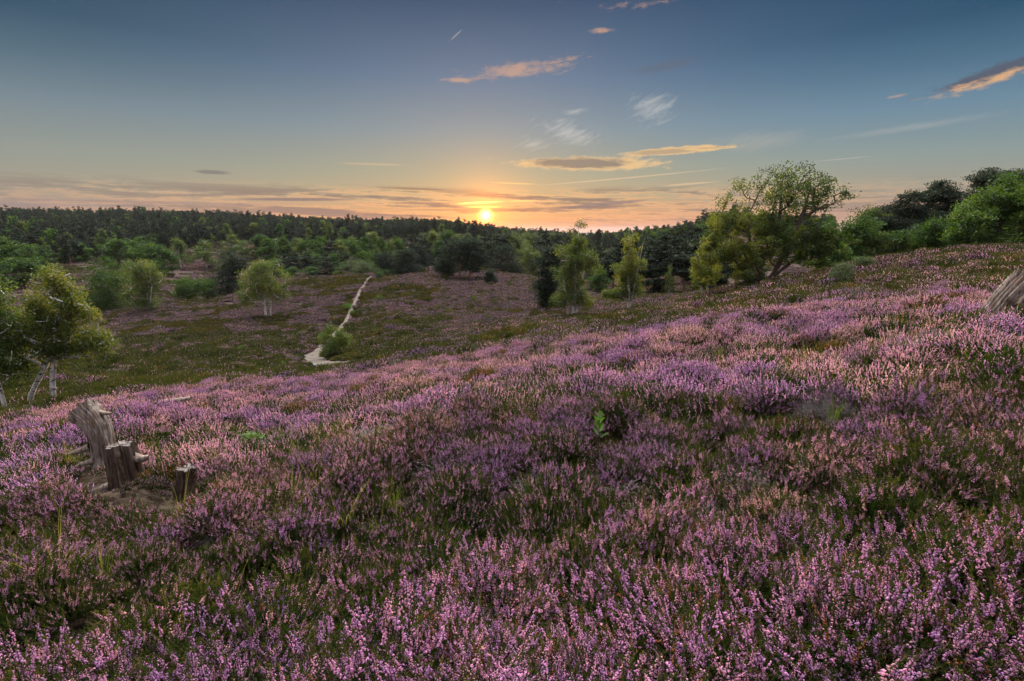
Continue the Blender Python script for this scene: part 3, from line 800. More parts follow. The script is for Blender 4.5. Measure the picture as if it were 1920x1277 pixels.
BARE = [at(720, 785, 6.5), at(855, 745, 8.3), at(480, 830, 6.6), at(1010, 880, 4.1), at(1530, 835, 3.6)]
BARE = [(p[0], p[1], r_) for p, r_ in zip(BARE, (.65, .5, .3, .27, .25))]
STUMP_XY = [at(188, 862, 6.2), at(240, 905, 5.35), at(352, 925, 4.9)]
def clear(x, y, extra=.0, jitter=True):
    ok = np.ones(len(x), bool)
    for p in (PATH_A, PATH_B, PATH_C, PATH_D):
        ok &= path_dist(x, y, p) > extra + (np.where((y > 28) & (y < 38.5) & (x > -16) & (x < -8), .9, 0) if p is PATH_A else 0)
    for bx, by, br in BARE:
        d = np.hypot((x - bx) * .8, y - by) / br * (1 + (fbm(x * 3, y * 3, 88, 2) - .5) * .9)
        ok &= d > 1
    for p in STUMP_XY:
        ok &= np.hypot((x - p[0] * .965) * 1.1, y - p[1] * .955) > .25
    return ok

near_src = source_collection('heather_near', [clump_near(100 + i, k) for i, k in enumerate(['pink', 'pink', 'mauve', 'mauve', 'green', 'green', 'salmon', 'salmon', 'rust', 'rust', 'dead', 'dead', 'tall', 'tall'])])
mid_src = source_collection('heather_mid', [clump_mid(200 + i, k) for i, k in enumerate(['pink', 'pink', 'mauve', 'mauve', 'green', 'green', 'salmon', 'salmon', 'rust', 'rust', 'dead', 'dead'])])
far_src = source_collection('heather_far', [clump_mid(300 + i, k, .6, 190, (.26, .46), 2.6, {'green': .25, 'rust': .5, 'dead': 0}.get(k, .95)) for i, k in enumerate(['pink', 'mauve', 'green', 'salmon', 'rust', 'dead'])])

def do_heather():
    rng = np.random.default_rng(11)
    bx, by = wedge(12500, .3, 29, 1.45, rng, 1.75)
    # thin the centres so that bushes touch rather than pile up
    keep = []; rad = rng.uniform(.16, .36, len(bx)) * (1 + .35 * np.clip((np.hypot(bx, by) - 6) / 10, 0, 1))
    gx = {}
    for j in range(len(bx)):
        c = (int(bx[j] // 1.0), int(by[j] // 1.0)); good = True
        for a in (-1, 0, 1):
            for b in (-1, 0, 1):
                for q in gx.get((c[0] + a, c[1] + b), ()):
                    if math.hypot(bx[j] - bx[q], by[j] - by[q]) < .78 * (rad[j] + rad[q]): good = False
        if good: keep.append(j); gx.setdefault(c, []).append(j)
    keep = np.array(keep); BX, BY, BR = bx[keep], by[keep], rad[keep] * 1.22
    BK = pick_kind(BX, BY, rng); BH = rng.uniform(.0, .15, len(BX)) * np.where(np.hypot(BX, BY) < 1.3, .4, 1)
    # near band 0.5 - 6 m
    def band(n, r0, r1, half, per, smin, smax, wob, wind, extra, hollow=None):
        x, y = wedge(n, r0, r1, half, rng)
        ok = clear(x, y, extra)
        x, y = x[ok], y[ok]
        # heather grows as rounded bushes: plants near a bush centre stand taller, the rim leans outward
        best = np.full(len(x), 9.); bi = np.zeros(len(x), int)
        inb = np.where((np.hypot(BX, BY) > r0 - 2) & (np.hypot(BX, BY) < r1 + 2))[0]
        for j in inb:
            d = np.hypot(x - BX[j], y - BY[j]) / BR[j]; m_ = d < best; best[m_] = d[m_]; bi[m_] = j
        ok = (best < 1.0 + rng.uniform(-.08, .12, len(x))) | (rng.uniform(size=len(x)) < .6); x, y, best, bi = x[ok], y[ok], best[ok], bi[ok]
        k = np.where(rng.uniform(size=len(x)) < .55, BK[bi], pick_kind(x, y, rng))
        dome = 1 - np.clip(best, 0, 1) ** 2; best = np.clip(best, 0, 1.2)
        z = gz(x, y) + BH[bi] * dome
        rot = slope_rot(x, y, .45, rng, wob, wind); rot[:, 2] = rng.uniform(0, 2 * np.pi, len(x))
        ox, oy = np.clip((x - BX[bi]) / BR[bi], -1, 1), np.clip((y - BY[bi]) / BR[bi], -1, 1)
        rot[:, 0] -= oy * .55; rot[:, 1] += ox * .55
        s = rng.uniform(smin, smax, len(x)) * (.74 + .36 * dome)
        for q in STUMP_XY:
            L_ = math.hypot(q[0], q[1]); ds_ = path_dist(x, y, [(q[0], q[1], 0.), (q[0] * (1 - 1.15 / L_), q[1] * (1 - 1.15 / L_), 0.)])
            s = s * np.clip(.30 + np.clip(ds_ - .15, 0, 1) * 1.6, .3, 1); k = np.where((ds_ < .32) & (k < 4), 2, k)
        if hollow is not None:
            lo_ = hollow(x, y) | (best > 1.03); s = np.where(lo_, s * .62, s); k = np.where(lo_ & (k != 5), 2, k)
        s = np.where(k == 5, s * .75, s)
        idx = k * per + (rng.integers(0, per, len(x)) if per > 1 else 0)
        return np.stack([x, y, z], 1), rot, np.stack([s, s, s * rng.uniform(.85, 1.2, len(x))], 1), idx, k
    gap = lambda x, y: fbm(x * 1.1, y * 1.1, 140, 3) + rng.uniform(-.05, .05, len(x)) < .43 + .10 * np.clip((3.8 - np.hypot(x, y)) / 1.5, 0, 1)
    p, r_, s, i, k = band(12000, .5, 6.5, 1.45, 2, .55, .9, .16, .9, .05, gap)
    # swap in the tall spikes close to the viewer
    rr = np.hypot(p[:, 0], p[:, 1]); tall = (rr < 2.9) & (k != 5) & (rng.uniform(size=len(rr)) < .5) & (p[:, 0] > -.4); s = np.where((tall & (rr < 2.2))[:, None], s * 1.25, s); i = np.where(tall, 12 + rng.integers(0, 2, len(i)), i)
    scatter('heather', near_src, p, r_, s, i, label='waist of flowering pink and purple heather sprigs closest to the viewer'.replace('waist', 'thick carpet'), category='heather', kind='stuff')
    p, r_, s, i, k = band(23000, 6.0, 27, 1.15, 2, .7, 1.1, .12, .6, .08, lambda x, y: fbm(x * .9, y * .9, 140, 3) + rng.uniform(-.06, .06, len(x)) < .38)
    scatter('heather', mid_src, p, r_, s, i, label='pink heather covering the slope beyond the old tree stumps', category='heather', kind='stuff')
    # valley and opposite hill; extra-coarse tufts
    def vis(x, y):
        r = np.hypot(x, y); return (y > 15) & ~((x > 45) & (y > 62)) & (fbm(x * .35, y * .35, 150, 3) + rng.uniform(-.12, .12, len(x)) > .30)
    x, y = wedge(56000, 24, 135, .93, rng, 1.45)
    ok = clear(x, y, .48) & vis(x, y); x, y = x[ok], y[ok]
    a = fbm(x * .09, y * .09, 61, 3) + rng.normal(size=len(x)) * .07; b = fbm(x * .25, y * .25, 63, 3) + rng.normal(size=len(x)) * .07
    k = np.where(b > .45, 1, 2); k = np.where((b > .52) & (a > .48), 0, k); k = np.where(b < .36, 4, k); k = np.where((x < -8) & (y < 62) & (rng.uniform(size=len(x)) < .65), 2, k)
    k = np.where((y > 60) & (k == 0), 1, k); k = np.where((x > -12) & (y > 58) & (rng.uniform(size=len(x)) < .6), 1, k)
    k = np.where((x > 10) & (y < 48) & (rng.uniform(size=len(x)) < .55), np.where(b > .52, 0, 3), k)
    k = np.where(rng.uniform(size=len(x)) < .04, 5, k)
    z = gz(x, y); rot = slope_rot(x, y, .6, rng, .1, .2); rot[:, 2] = rng.uniform(0, 6.28, len(x)); s = rng.uniform(.6, 1.3, len(x)) * (.75 + .5 * fbm(x * .4, y * .4, 71, 2))
    scatter('heather', far_src, np.stack([x, y, z], 1), rot, np.stack([s * 1.25, s * 1.0, s * rng.uniform(.6, 1.25, len(s))], 1), k, label='low purple brown heather over the valley and the rounded hill', category='heather', kind='stuff')
    # far heath patches
    x, y = wedge(30000, 125, 300, .9, rng, 1.6)
    keep = fbm(x * .2, y * .2, 160, 3) > .40; x, y = x[keep], y[keep]
    b = fbm(x * .06, y * .06, 63, 3) + rng.normal(size=len(x)) * .06
    k = np.where(b > .46, 1, 2); k = np.where(b > .6, 0, k)
    s = rng.uniform(1.3, 2.4, len(x)); rot = np.stack([x * 0, x * 0, rng.uniform(0, 6.28, len(x))], 1)
    scatter('heather', far_src, np.stack([x, y, gz(x, y)], 1), rot, np.stack([s, s, s * .5], 1), k, label='distant purple heath clearings between the woods', category='heather', kind='stuff')
do_heather()

# grass tufts among the heather
def tuft(seed, n, h, t0, t1, w_=.0019, curve=.5):
    rng = np.random.default_rng(seed); mb = MB()
    for s in range(n):
        a = rng.uniform(0, 6.28); b = np.array([math.cos(a), math.sin(a), 0]); hh = h * rng.uniform(.5, 1.1); c = rng.uniform(.1, curve)
        t = np.linspace(0, 1, 5)[:, None]; base = b * rng.uniform(0, .06)
        mid = base + t * np.array([0, 0, hh]) + b * (t ** 2) * c * hh - np.array([0, 0, 1]) * (t ** 3) * c * hh * .4
        side = np.array([-b[1], b[0], 0]) * w_ * (1 - t * .85)
        V = np.stack([mid - side, mid + side], 1).reshape(-1, 3); i = np.arange(4)[:, None] * 2
        mb.add(V, np.concatenate([i, i + 1, i + 3, i + 2], 1), 0, rng.uniform(t0, t1))
    return mb.mesh('grass_tuft', [M['grass']])
gs = source_collection('grass_source', [tuft(1, 26, .38, .2, .8), tuft(2, 18, .5, .5, 1), tuft(3, 30, .28, 0, .5), tuft(4, 9, .55, .6, 1, .0022, .9)])
rng = np.random.default_rng(5)
x, y = wedge(2600, 1.0, 26, 1.0, rng, 1.6); keep = fbm(x * .5, y * .5, 171, 3) + rng.uniform(-.07, .07, len(x)) > .59
x, y = x[keep], y[keep]
q = np.array([at(px, py, Y)[:2] for px, py, Y in ((405, 822, 7.2), (430, 800, 7.8), (385, 808, 7.6), (450, 815, 7.0), (410, 795, 8.2), (60, 1080, 2.4), (50, 1060, 2.5), (70, 1090, 2.3), (345, 1110, 2.1), (420, 830, 6.9), (440, 790, 8), (470, 800, 7.4), (395, 790, 8.6), (90, 950, 4), (120, 960, 4.1))])
q = np.concatenate([q + rng.normal(size=q.shape) * .12 for _ in range(2)])
x = np.concatenate([x, q[:, 0]]); y = np.concatenate([y, q[:, 1]])
ok = clear(x, y, .1)
for q_ in STUMP_XY: ok &= np.hypot((x - q_[0] * .91) * 1.1, y - q_[1] * .92) > .75
x, y = x[ok], y[ok]; n = len(x)
s = rng.uniform(.7, 1.25, n)
scatter('grass', gs, np.stack([x, y, gz(x, y)], 1), np.stack([rng.normal(size=n) * .15, rng.normal(size=n) * .15, rng.uniform(0, 6.28, n)], 1), np.stack([s, s, s], 1), rng.integers(0, 4, n),
        label='thin yellow green grass blades rising through the heather', category='grass', kind='stuff')
# dead stems and litter on the bare patches
def litter(seed):
    rng = np.random.default_rng(seed); mb = MB(); n = 60
    a = rng.uniform(0, 6.28, n); r = .22 * np.sqrt(rng.uniform(0, 1, n)); c = np.stack([np.cos(a) * r, np.sin(a) * r, rng.uniform(.005, .05, n)], 1)
    d = norm(rng.normal(size=(n, 3)) * [1, 1, .25]); L = rng.uniform(.03, .14, (n, 1))
    segs_tubes(mb, c - d * L, c + d * L + rng.normal(size=(n, 3)) * [.0, .0, .01], np.full(n, .0022), np.full(n, .001), 3, 0)
    return mb.mesh('litter', [M['dead_twig']])
ls = source_collection('litter_source', [litter(i) for i in range(4)])
pts = []
for bx, by, br in BARE:
    m_ = int(22 * br * br / .25); a = rng.uniform(0, 6.28, m_); r_ = br * 1.15 * np.sqrt(rng.uniform(0, 1, m_)); pts.append(np.stack([bx + np.cos(a) * r_ * 1.2, by + np.sin(a) * r_], 1))
pts = np.concatenate(pts); xw, yw = wedge(60, 3, 12, 1.0, rng, 1.7)
pts = np.concatenate([pts, np.stack([xw, yw], 1)]); n = len(pts); s = rng.uniform(.8, 1.3, n)
scatter('twig_litter', ls, np.stack([pts[:, 0], pts[:, 1], gz(pts[:, 0], pts[:, 1])], 1), slope_rot(pts[:, 0], pts[:, 1], 1, rng, .1) + np.stack([s * 0, s * 0, rng.uniform(0, 6.28, n)], 1), np.stack([s, s, s], 1), rng.integers(0, 4, n),
        label='dry grey twigs and litter lying on the bare gaps', category='litter', kind='stuff')

# ------------------------------------------------------------------ the trees one can tell apart, each with its own outline
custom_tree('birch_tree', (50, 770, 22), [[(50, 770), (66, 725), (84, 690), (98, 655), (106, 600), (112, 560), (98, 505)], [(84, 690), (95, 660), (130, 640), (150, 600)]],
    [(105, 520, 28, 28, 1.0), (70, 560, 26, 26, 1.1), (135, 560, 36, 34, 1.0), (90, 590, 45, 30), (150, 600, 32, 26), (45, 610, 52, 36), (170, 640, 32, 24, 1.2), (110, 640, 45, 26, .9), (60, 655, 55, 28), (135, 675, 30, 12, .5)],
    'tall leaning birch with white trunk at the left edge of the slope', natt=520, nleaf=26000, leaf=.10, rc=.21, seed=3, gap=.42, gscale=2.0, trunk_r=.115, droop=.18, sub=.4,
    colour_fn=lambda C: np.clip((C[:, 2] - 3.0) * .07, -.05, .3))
custom_tree('birch_tree', (18, 785, 21), [[(18, 785), (6, 745), (-6, 700), (-20, 640), (-20, 580)], [(18, 785), (-8, 775), (-40, 760), (-70, 700)]],
    [(-25, 560, 45, 50), (-5, 600, 38, 40), (-50, 650, 60, 50), (5, 660, 40, 30), (-60, 600, 50, 50), (8, 700, 35, 18, .6)],
    'birch with dark bent stem cut by the left edge of the frame', natt=200, nleaf=14000, leaf=.10, rc=.34, seed=4, gap=.38, gscale=1.8, trunk_r=.085, droop=.2, sub=.4)
custom_tree('birch_tree', (277, 583, 80), [[(277, 583), (276, 550), (266, 520), (255, 495)], [(276, 560), (285, 535), (280, 510)], [(258, 580), (250, 550), (240, 520)]],
    [(262, 500, 26, 20), (275, 520, 26, 24), (240, 520, 18, 24), (250, 545, 30, 22), (283, 555, 24, 18), (262, 565, 34, 14)],
    'yellowish birch with white stem on the left shoulder of the rounded hill', natt=180, nleaf=11500, leaf=.2, rc=.55, seed=5, gap=.34, gscale=.35, trunk_r=.16, droop=.4, tip=.02)
custom_tree('broadleaf_tree', (205, 592, 88), [[(205, 592), (205, 540), (210, 510)]],
    [(210, 515, 38, 32), (190, 540, 26, 34), (225, 550, 34, 34), (200, 570, 32, 20)],
    'dark rounded tree standing right behind the yellowish birch on the hill shoulder', natt=130, nleaf=8000, leaf=.26, rc=1.0, seed=6, gap=.22, gscale=.3, trunk_r=.2, tip=.02)
custom_tree('birch_tree', (500, 577, 72), [[(498, 577), (492, 545), (482, 515), (470, 490)], [(505, 576), (508, 550), (510, 520), (514, 495)], [(492, 548), (496, 520), (494, 488)]],
    [(488, 498, 24, 15), (516, 502, 20, 16), (466, 518, 20, 22), (498, 522, 30, 24), (528, 522, 14, 20), (480, 546, 32, 18), (520, 545, 20, 16), (478, 562, 18, 8, .5)],
    'golden green birch with two white trunks alone on the hill flank', natt=210, nleaf=12500, leaf=.18, rc=.45, seed=7, gap=.40, gscale=.9, trunk_r=.12, droop=.4, tip=.016, colour_fn=lambda C: .1)
custom_tree('pine_tree', (430, 556, 103), [[(430, 556), (432, 515), (435, 480)]],
    [(435, 484, 20, 14), (440, 503, 26, 12), (422, 518, 24, 10), (445, 530, 24, 10), (425, 545, 28, 10)],
    'dark tiered pine left of the golden birch behind the hill crest', natt=120, nleaf=9000, leaf=.42, rc=1.1, seed=8, gap=.2, gscale=.3, trunk_r=.2, tip=.02)
custom_tree('broadleaf_tree', (352, 562, 108), [[(352, 562), (350, 545), (348, 530)]],
    [(345, 530, 18, 12), (365, 540, 18, 14), (342, 548, 16, 10), (358, 552, 18, 8)],
    'low dark bushy tree beside the pale far track', natt=80, nleaf=5000, leaf=.25, rc=.8, seed=9, gap=.2, gscale=.4, trunk_r=.12, tip=.02)
custom_tree('broadleaf_tree', (388, 558, 106), [[(388, 558), (388, 545), (390, 530)]],
    [(385, 532, 20, 16), (400, 540, 18, 16), (392, 548, 20, 10)],
    'dark bushy tree between the low bushy tree and the tiered pine', natt=80, nleaf=5000, leaf=.25, rc=.8, seed=10, gap=.2, gscale=.4, trunk_r=.12, tip=.02)
for (px, py, Y, lob, lab, sd_) in (
    (758, 517, 108, [(760, 480, 16, 12), (752, 493, 24, 10), (768, 503, 22, 9), (745, 507, 18, 7)], 'bushy dark pine at the top of the sandy path', 21),
    (786, 505, 125, [(786, 468, 14, 11), (784, 482, 18, 9), (792, 492, 14, 9)], 'pine with open crown just behind the top of the path', 22),
    (724, 511, 118, [(722, 484, 14, 12), (730, 496, 18, 9)], 'small dark pine left of the path end', 23),
    (862, 524, 100, [(868, 453, 26, 9), (858, 466, 32, 10), (845, 482, 26, 9), (872, 488, 28, 10), (855, 503, 28, 7, .6)], 'spreading pine with bare leg on the hill crest below the sun', 24),
    (880, 526, 99, [(888, 458, 20, 9), (890, 474, 26, 10), (902, 492, 26, 9), (884, 505, 22, 7, .6)], 'second pine of the crest group leaning into its neighbour', 25),
    (838, 521, 103, [(836, 488, 12, 8), (832, 500, 16, 8), (840, 509, 14, 6)], 'short pine at the left foot of the crest group', 26),
    (946, 515, 118, [(945, 468, 20, 9), (940, 482, 26, 9), (952, 497, 28, 9), (960, 507, 22, 6)], 'broad low pine on the crest right of the sunlit group', 27),
    (918, 512, 120, [(915, 462, 18, 10), (912, 478, 22, 10), (920, 494, 22, 9)], 'pine tucked between the crest group and the broad low pine', 28),
    (1027, 578, 62, [(1032, 470, 12, 10), (1025, 490, 15, 11), (1030, 512, 17, 11), (1024, 535, 18, 12), (1032, 555, 18, 12), (1022, 568, 13, 7)], 'narrow dark pine pressed behind the tall middle birch', 29)):
    custom_tree('pine_tree', (px, py, Y), [[(px, py), (px, (py + lob[0][1]) / 2), (lob[0][0], lob[0][1])]], lob, lab, natt=150, nleaf=10000, leaf=.36, rc=.8, seed=sd_, gap=.25, gscale=.4, trunk_r=.17, tip=.02, flat=.3)
custom_tree('birch_tree', (995, 518, 130), [[(995, 518), (995, 495), (996, 470)]], [(992, 468, 12, 9), (1000, 480, 14, 12), (990, 492, 14, 12), (998, 503, 13, 8)],
    'small rounded birch on the crest in the gap of purple heath', natt=70, nleaf=4500, leaf=.28, rc=.9, seed=31, gap=.25, gscale=.3, trunk_r=.16, tip=.03)
custom_tree('birch_tree', (1071, 606, 50), [[(1073, 606), (1078, 560), (1080, 500), (1084, 450), (1085, 420)], [(1065, 605), (1064, 580), (1060, 545), (1052, 500)], [(1080, 535), (1096, 505), (1104, 480)]],
    [(1088, 423, 13, 9, .35), (1072, 428, 8, 5, .2), (1086, 452, 15, 16, .8), (1062, 470, 22, 14), (1092, 480, 26, 20), (1060, 500, 26, 24, 1.1), (1105, 500, 20, 24), (1075, 530, 34, 24), (1050, 560, 14, 18), (1070, 556, 28, 18), (1096, 560, 15, 16)],
    'tall olive birch with white leaning trunk in the middle of the slope', natt=290, nleaf=19000, leaf=.14, rc=.34, seed=32, gap=.40, gscale=1.3, trunk_r=.16, droop=.15, tip=.013, colour_fn=lambda C: .16)
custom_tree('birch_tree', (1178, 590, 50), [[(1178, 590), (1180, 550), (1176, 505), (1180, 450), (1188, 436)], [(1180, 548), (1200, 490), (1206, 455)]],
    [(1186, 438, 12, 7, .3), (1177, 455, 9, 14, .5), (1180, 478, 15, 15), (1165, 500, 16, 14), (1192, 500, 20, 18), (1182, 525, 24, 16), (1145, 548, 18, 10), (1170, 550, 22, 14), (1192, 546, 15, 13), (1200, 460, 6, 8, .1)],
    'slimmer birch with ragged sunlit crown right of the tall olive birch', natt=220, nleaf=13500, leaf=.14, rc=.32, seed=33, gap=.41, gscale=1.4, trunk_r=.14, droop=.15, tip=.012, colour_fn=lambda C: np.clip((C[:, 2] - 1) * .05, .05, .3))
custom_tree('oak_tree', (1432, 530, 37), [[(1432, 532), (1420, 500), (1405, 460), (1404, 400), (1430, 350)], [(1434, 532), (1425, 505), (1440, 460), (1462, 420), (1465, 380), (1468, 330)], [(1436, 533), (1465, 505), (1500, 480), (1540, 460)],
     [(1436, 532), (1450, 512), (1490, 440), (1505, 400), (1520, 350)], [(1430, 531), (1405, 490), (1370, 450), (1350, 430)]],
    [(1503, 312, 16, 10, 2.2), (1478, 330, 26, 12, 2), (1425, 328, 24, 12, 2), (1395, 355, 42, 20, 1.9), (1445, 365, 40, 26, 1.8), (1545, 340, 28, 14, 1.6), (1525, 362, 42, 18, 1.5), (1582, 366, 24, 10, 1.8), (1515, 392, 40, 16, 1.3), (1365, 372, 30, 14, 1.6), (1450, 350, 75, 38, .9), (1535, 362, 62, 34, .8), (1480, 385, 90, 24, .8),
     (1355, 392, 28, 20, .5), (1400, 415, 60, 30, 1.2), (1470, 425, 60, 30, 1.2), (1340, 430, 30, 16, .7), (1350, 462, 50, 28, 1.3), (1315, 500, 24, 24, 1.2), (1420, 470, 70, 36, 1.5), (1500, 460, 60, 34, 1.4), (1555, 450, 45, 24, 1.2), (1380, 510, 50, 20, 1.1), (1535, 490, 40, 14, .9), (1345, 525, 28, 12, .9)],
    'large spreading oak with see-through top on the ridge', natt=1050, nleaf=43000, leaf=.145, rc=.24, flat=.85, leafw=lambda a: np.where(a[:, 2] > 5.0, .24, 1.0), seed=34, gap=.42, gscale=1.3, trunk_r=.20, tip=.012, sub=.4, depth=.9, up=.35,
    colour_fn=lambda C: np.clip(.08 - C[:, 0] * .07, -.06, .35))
for (px, sd_, lab) in ((1318, 35, 'thin white birch stem left of the pair under the oak'), (1329, 36, 'thin white birch stem nearest the oak trunk')):
    custom_tree('birch_tree', (px, 558, 44), [[(px, 558), (px - 3, 530), (px + 2, 495)]], [(px, 505, 14, 14), (px - 6, 520, 12, 10)], lab, natt=50, nleaf=2600, leaf=.15, rc=.4, seed=sd_, trunk_r=.09, tip=.012)
# wood on the right ridge
for (kind, px, py, Y, lob, lab, sd_, kk) in (
    ('broadleaf_tree', 1600, 500, 47, [(1575, 440, 40, 22), (1610, 425, 34, 22), (1640, 450, 36, 26), (1590, 475, 50, 22), (1640, 480, 40, 18)], 'dark green tree right of the oak filling the ridge gap', 41, {}),
    ('oak_tree', 1625, 495, 56, [(1625, 396, 24, 10, .4), (1640, 412, 28, 14), (1655, 435, 34, 20), (1620, 440, 30, 22)], 'tree with ragged top poking up between the oak and the pines', 42, {}),
    ('pine_tree', 1700, 480, 52, [(1722, 372, 30, 12), (1700, 388, 34, 11), (1735, 400, 42, 13), (1690, 415, 40, 12), (1725, 432, 50, 15), (1700, 455, 50, 14)], 'dark pine starting the stepped skyline of the right wood', 43, {}),
    ('pine_tree', 1770, 474, 53, [(1770, 350, 26, 11), (1760, 365, 36, 12), (1785, 385, 44, 14), (1760, 408, 46, 14), (1790, 430, 50, 15)], 'middle pine of the stepped skyline with broad shoulders', 44, {}),
    ('pine_tree', 1840, 470, 54, [(1846, 326, 22, 10), (1830, 338, 32, 11), (1858, 350, 34, 12), (1835, 368, 44, 14), (1855, 395, 48, 16), (1835, 420, 46, 16)], 'highest dark pine on the right skyline', 45, {}),
    ('pine_tree', 1915, 465, 56, [(1912, 328, 24, 9), (1925, 345, 34, 14), (1940, 370, 40, 18), (1920, 400, 40, 16)], 'pine rising behind the bright green oak at the right edge', 46, {}),
    ('broadleaf_tree', 1875, 470, 42, [(1905, 345, 30, 18), (1880, 365, 34, 20), (1850, 390, 40, 20), (1905, 395, 50, 26), (1820, 410, 36, 18), (1870, 425, 56, 24), (1930, 430, 50, 30), (1800, 435, 34, 16), (1850, 452, 56, 14)], 'bright green leafy oak at the right edge of the wood', 47, dict(natt=340, nleaf=24000, gap=.36, colour_fn=lambda C: .28)),
    ('broadleaf_tree', 1950, 470, 40, [(1950, 380, 40, 30), (1960, 420, 50, 34), (1940, 450, 50, 20)], 'green tree cut off by the right edge of the frame', 48, dict(colour_fn=lambda C: .22)),
    ('pine_tree', 1668, 484, 60, [(1675, 398, 26, 10), (1665, 412, 32, 11), (1670, 432, 36, 13), (1660, 455, 36, 12)], 'lower pine at the left end of the right wood', 49, {}),
    ('broadleaf_tree', 1740, 474, 45, [(1745, 430, 30, 16), (1720, 448, 36, 14), (1765, 450, 36, 16)], 'small green tree under the stepped pines', 50, dict(natt=120, nleaf=8000)),
    ('oak_tree', 1670, 486, 46, [(1665, 455, 30, 16), (1690, 465, 30, 12), (1640, 470, 30, 12)], 'olive scrub tree at the heather edge below the lower pine', 51, dict(natt=110, nleaf=7000)),
    ('broadleaf_tree', 1560, 505, 43, [(1560, 470, 36, 18), (1535, 490, 34, 10), (1590, 490, 30, 10)], 'low dense tree filling in at the right foot of the oak', 52, dict(natt=120, nleaf=8000))):
    d = dict(natt=210, nleaf=14500, leaf=.22 if kind == 'pine_tree' else .17, rc=.45, gap=.3, gscale=.6, trunk_r=.17, tip=.014, sub=.5); d.update(kk)
    if kind == 'pine_tree': d['flat'] = .4; d['natt'] = 280; d['nleaf'] = 24000; d['leaf'] = .25
    custom_tree(kind, (px, py, Y), [[(px, py), (px, (py + lob[0][1]) / 2), (lob[0][0], lob[0][1] + 8)]], lob, lab, seed=sd_, **d)
# bushes and seedlings standing in the heath
custom_tree('bush', (628, 666, 43), [[(628, 666), (626, 640), (618, 612)], [(630, 666), (638, 640), (640, 615)], [(627, 666), (610, 645), (605, 630)]],
    [(620, 614, 9, 12, .8), (640, 620, 9, 12, .8), (610, 632, 13, 14), (634, 638, 20, 20), (648, 640, 9, 16), (622, 650, 24, 14)],
    'round yellow green bush beside the sandy path', natt=150, nleaf=8500, leaf=.10, rc=.26, seed=61, gap=.2, gscale=1, trunk_r=.05, tip=.008, sub=.25, cat='bush')
custom_tree('bush', (1577, 527, 26), [[(1577, 527), (1576, 505)], [(1580, 527), (1590, 505)], [(1574, 527), (1562, 508)]], [(1572, 502, 14, 12), (1588, 505, 14, 12), (1575, 516, 22, 10)],
    'pale green sapling bush in the heather below the right wood', natt=80, nleaf=3200, leaf=.06, rc=.13, seed=62, gap=.3, gscale=2, trunk_r=.02, tip=.004, sub=.15, cat='bush', matname='willow_leaf')
custom_tree('bush', (1620, 502, 34), [[(1620, 502), (1620, 488)]], [(1615, 490, 16, 8), (1632, 492, 12, 7)],
    'small pale bush at the heather edge left of the wood', natt=60, nleaf=2400, leaf=.08, rc=.16, seed=63, trunk_r=.02, tip=.005, sub=.2, cat='bush', matname='willow_leaf')
def plant_mesh(seed, n=130, leaf=.09, h=.7, r=.42, mat='birch_leaf'):
    rng = np.random.default_rng(seed); lo = [(0, 0, h * .55, r, r, h * .5, 1), (r * .3, 0, h * .8, r * .5, r * .5, h * .3, 1)]
    return build_tree('shrub', [[(0, 0, 0), (.02, 0, h * .4), (0, .02, h * .8)], [(0, 0, 0), (r * .5, 0, h * .5)]], lo, 26, n * 5, leaf, .13, seed, .9, .1, .02, .004, mat=M[mat], bark=M['oak_bark'], aspect=.7, sub=.2, ymin=.02)
shr = [plant_mesh(71), plant_mesh(72), plant_mesh(73, mat='bright_leaf'), plant_mesh(74, mat='broad_leaf')]
pl_pine = build_tree('shrub', [[(0, 0, 0), (0, 0, .9)]], [(0, 0, .35, .6, .6, .25, 1), (0, 0, .8, .35, .35, .3, 1)], 30, 1400, .2, .16, 75, .5, 0, .03, .005, mat=M['pine_leaf'], bark=M['pine_bark'], aspect=.3, sub=.2, ymin=.02)
for (px, py, Y, ms, sc, lab) in (
    (712, 535, 99, shr[3], 1.9, 'dark green shrub right of the path near the hill top'), (724, 520, 106, shr[3], 2.0, 'green shrub at the right of the path end'), (711, 570, 78, shr[1], 1.5, 'yellow green shrub right of the path halfway up the hill'),
    (889, 568, 72, shr[0], 1.2, 'round green shrub farthest right on the purple hill flank'), (843, 584, 64, shr[0], .9, 'green shrub left of the farthest right one on the flank'), (822, 576, 68, shr[1], .75, 'small low shrub below the centre of the purple flank'),
    (865, 578, 66, shr[1], .55, 'smallest shrub between two larger ones on the flank'), (733, 594, 62, shr[2], .6, 'tiny bright shrub on the flank right of the bush'), (920, 524, 92, pl_pine, 2.3, 'young spreading pine on the crest right of the crest group'),
    (652, 573, 74, shr[2], 1.4, 'light green clump against the left side of the path'), (661, 580, 70, shr[2], .9, 'light green clump against the right side of the path'), (795, 668, 36, shr[2], .45, 'bright green seedling in the valley right of the bush'),
    (735, 672, 35, shr[2], .4, 'tiny bright seedling right of the path bend'), (960, 502, 135, shr[3], 2.2, 'dark shrub on the far crest'), (452, 650, 49, shr[2], .7, 'bright green shrub in the dark valley left of the bend'), (436, 672, 44, shr[2], .6, 'lower bright green shrub in the dark valley')):
    p = at(px, py, Y); tree_obj('shrub', ms, (p[0], p[1], g1(p[0], p[1])), lab, 'small shrubs scattered over the heath', rz=px * .7, sc=sc, cat='shrub')
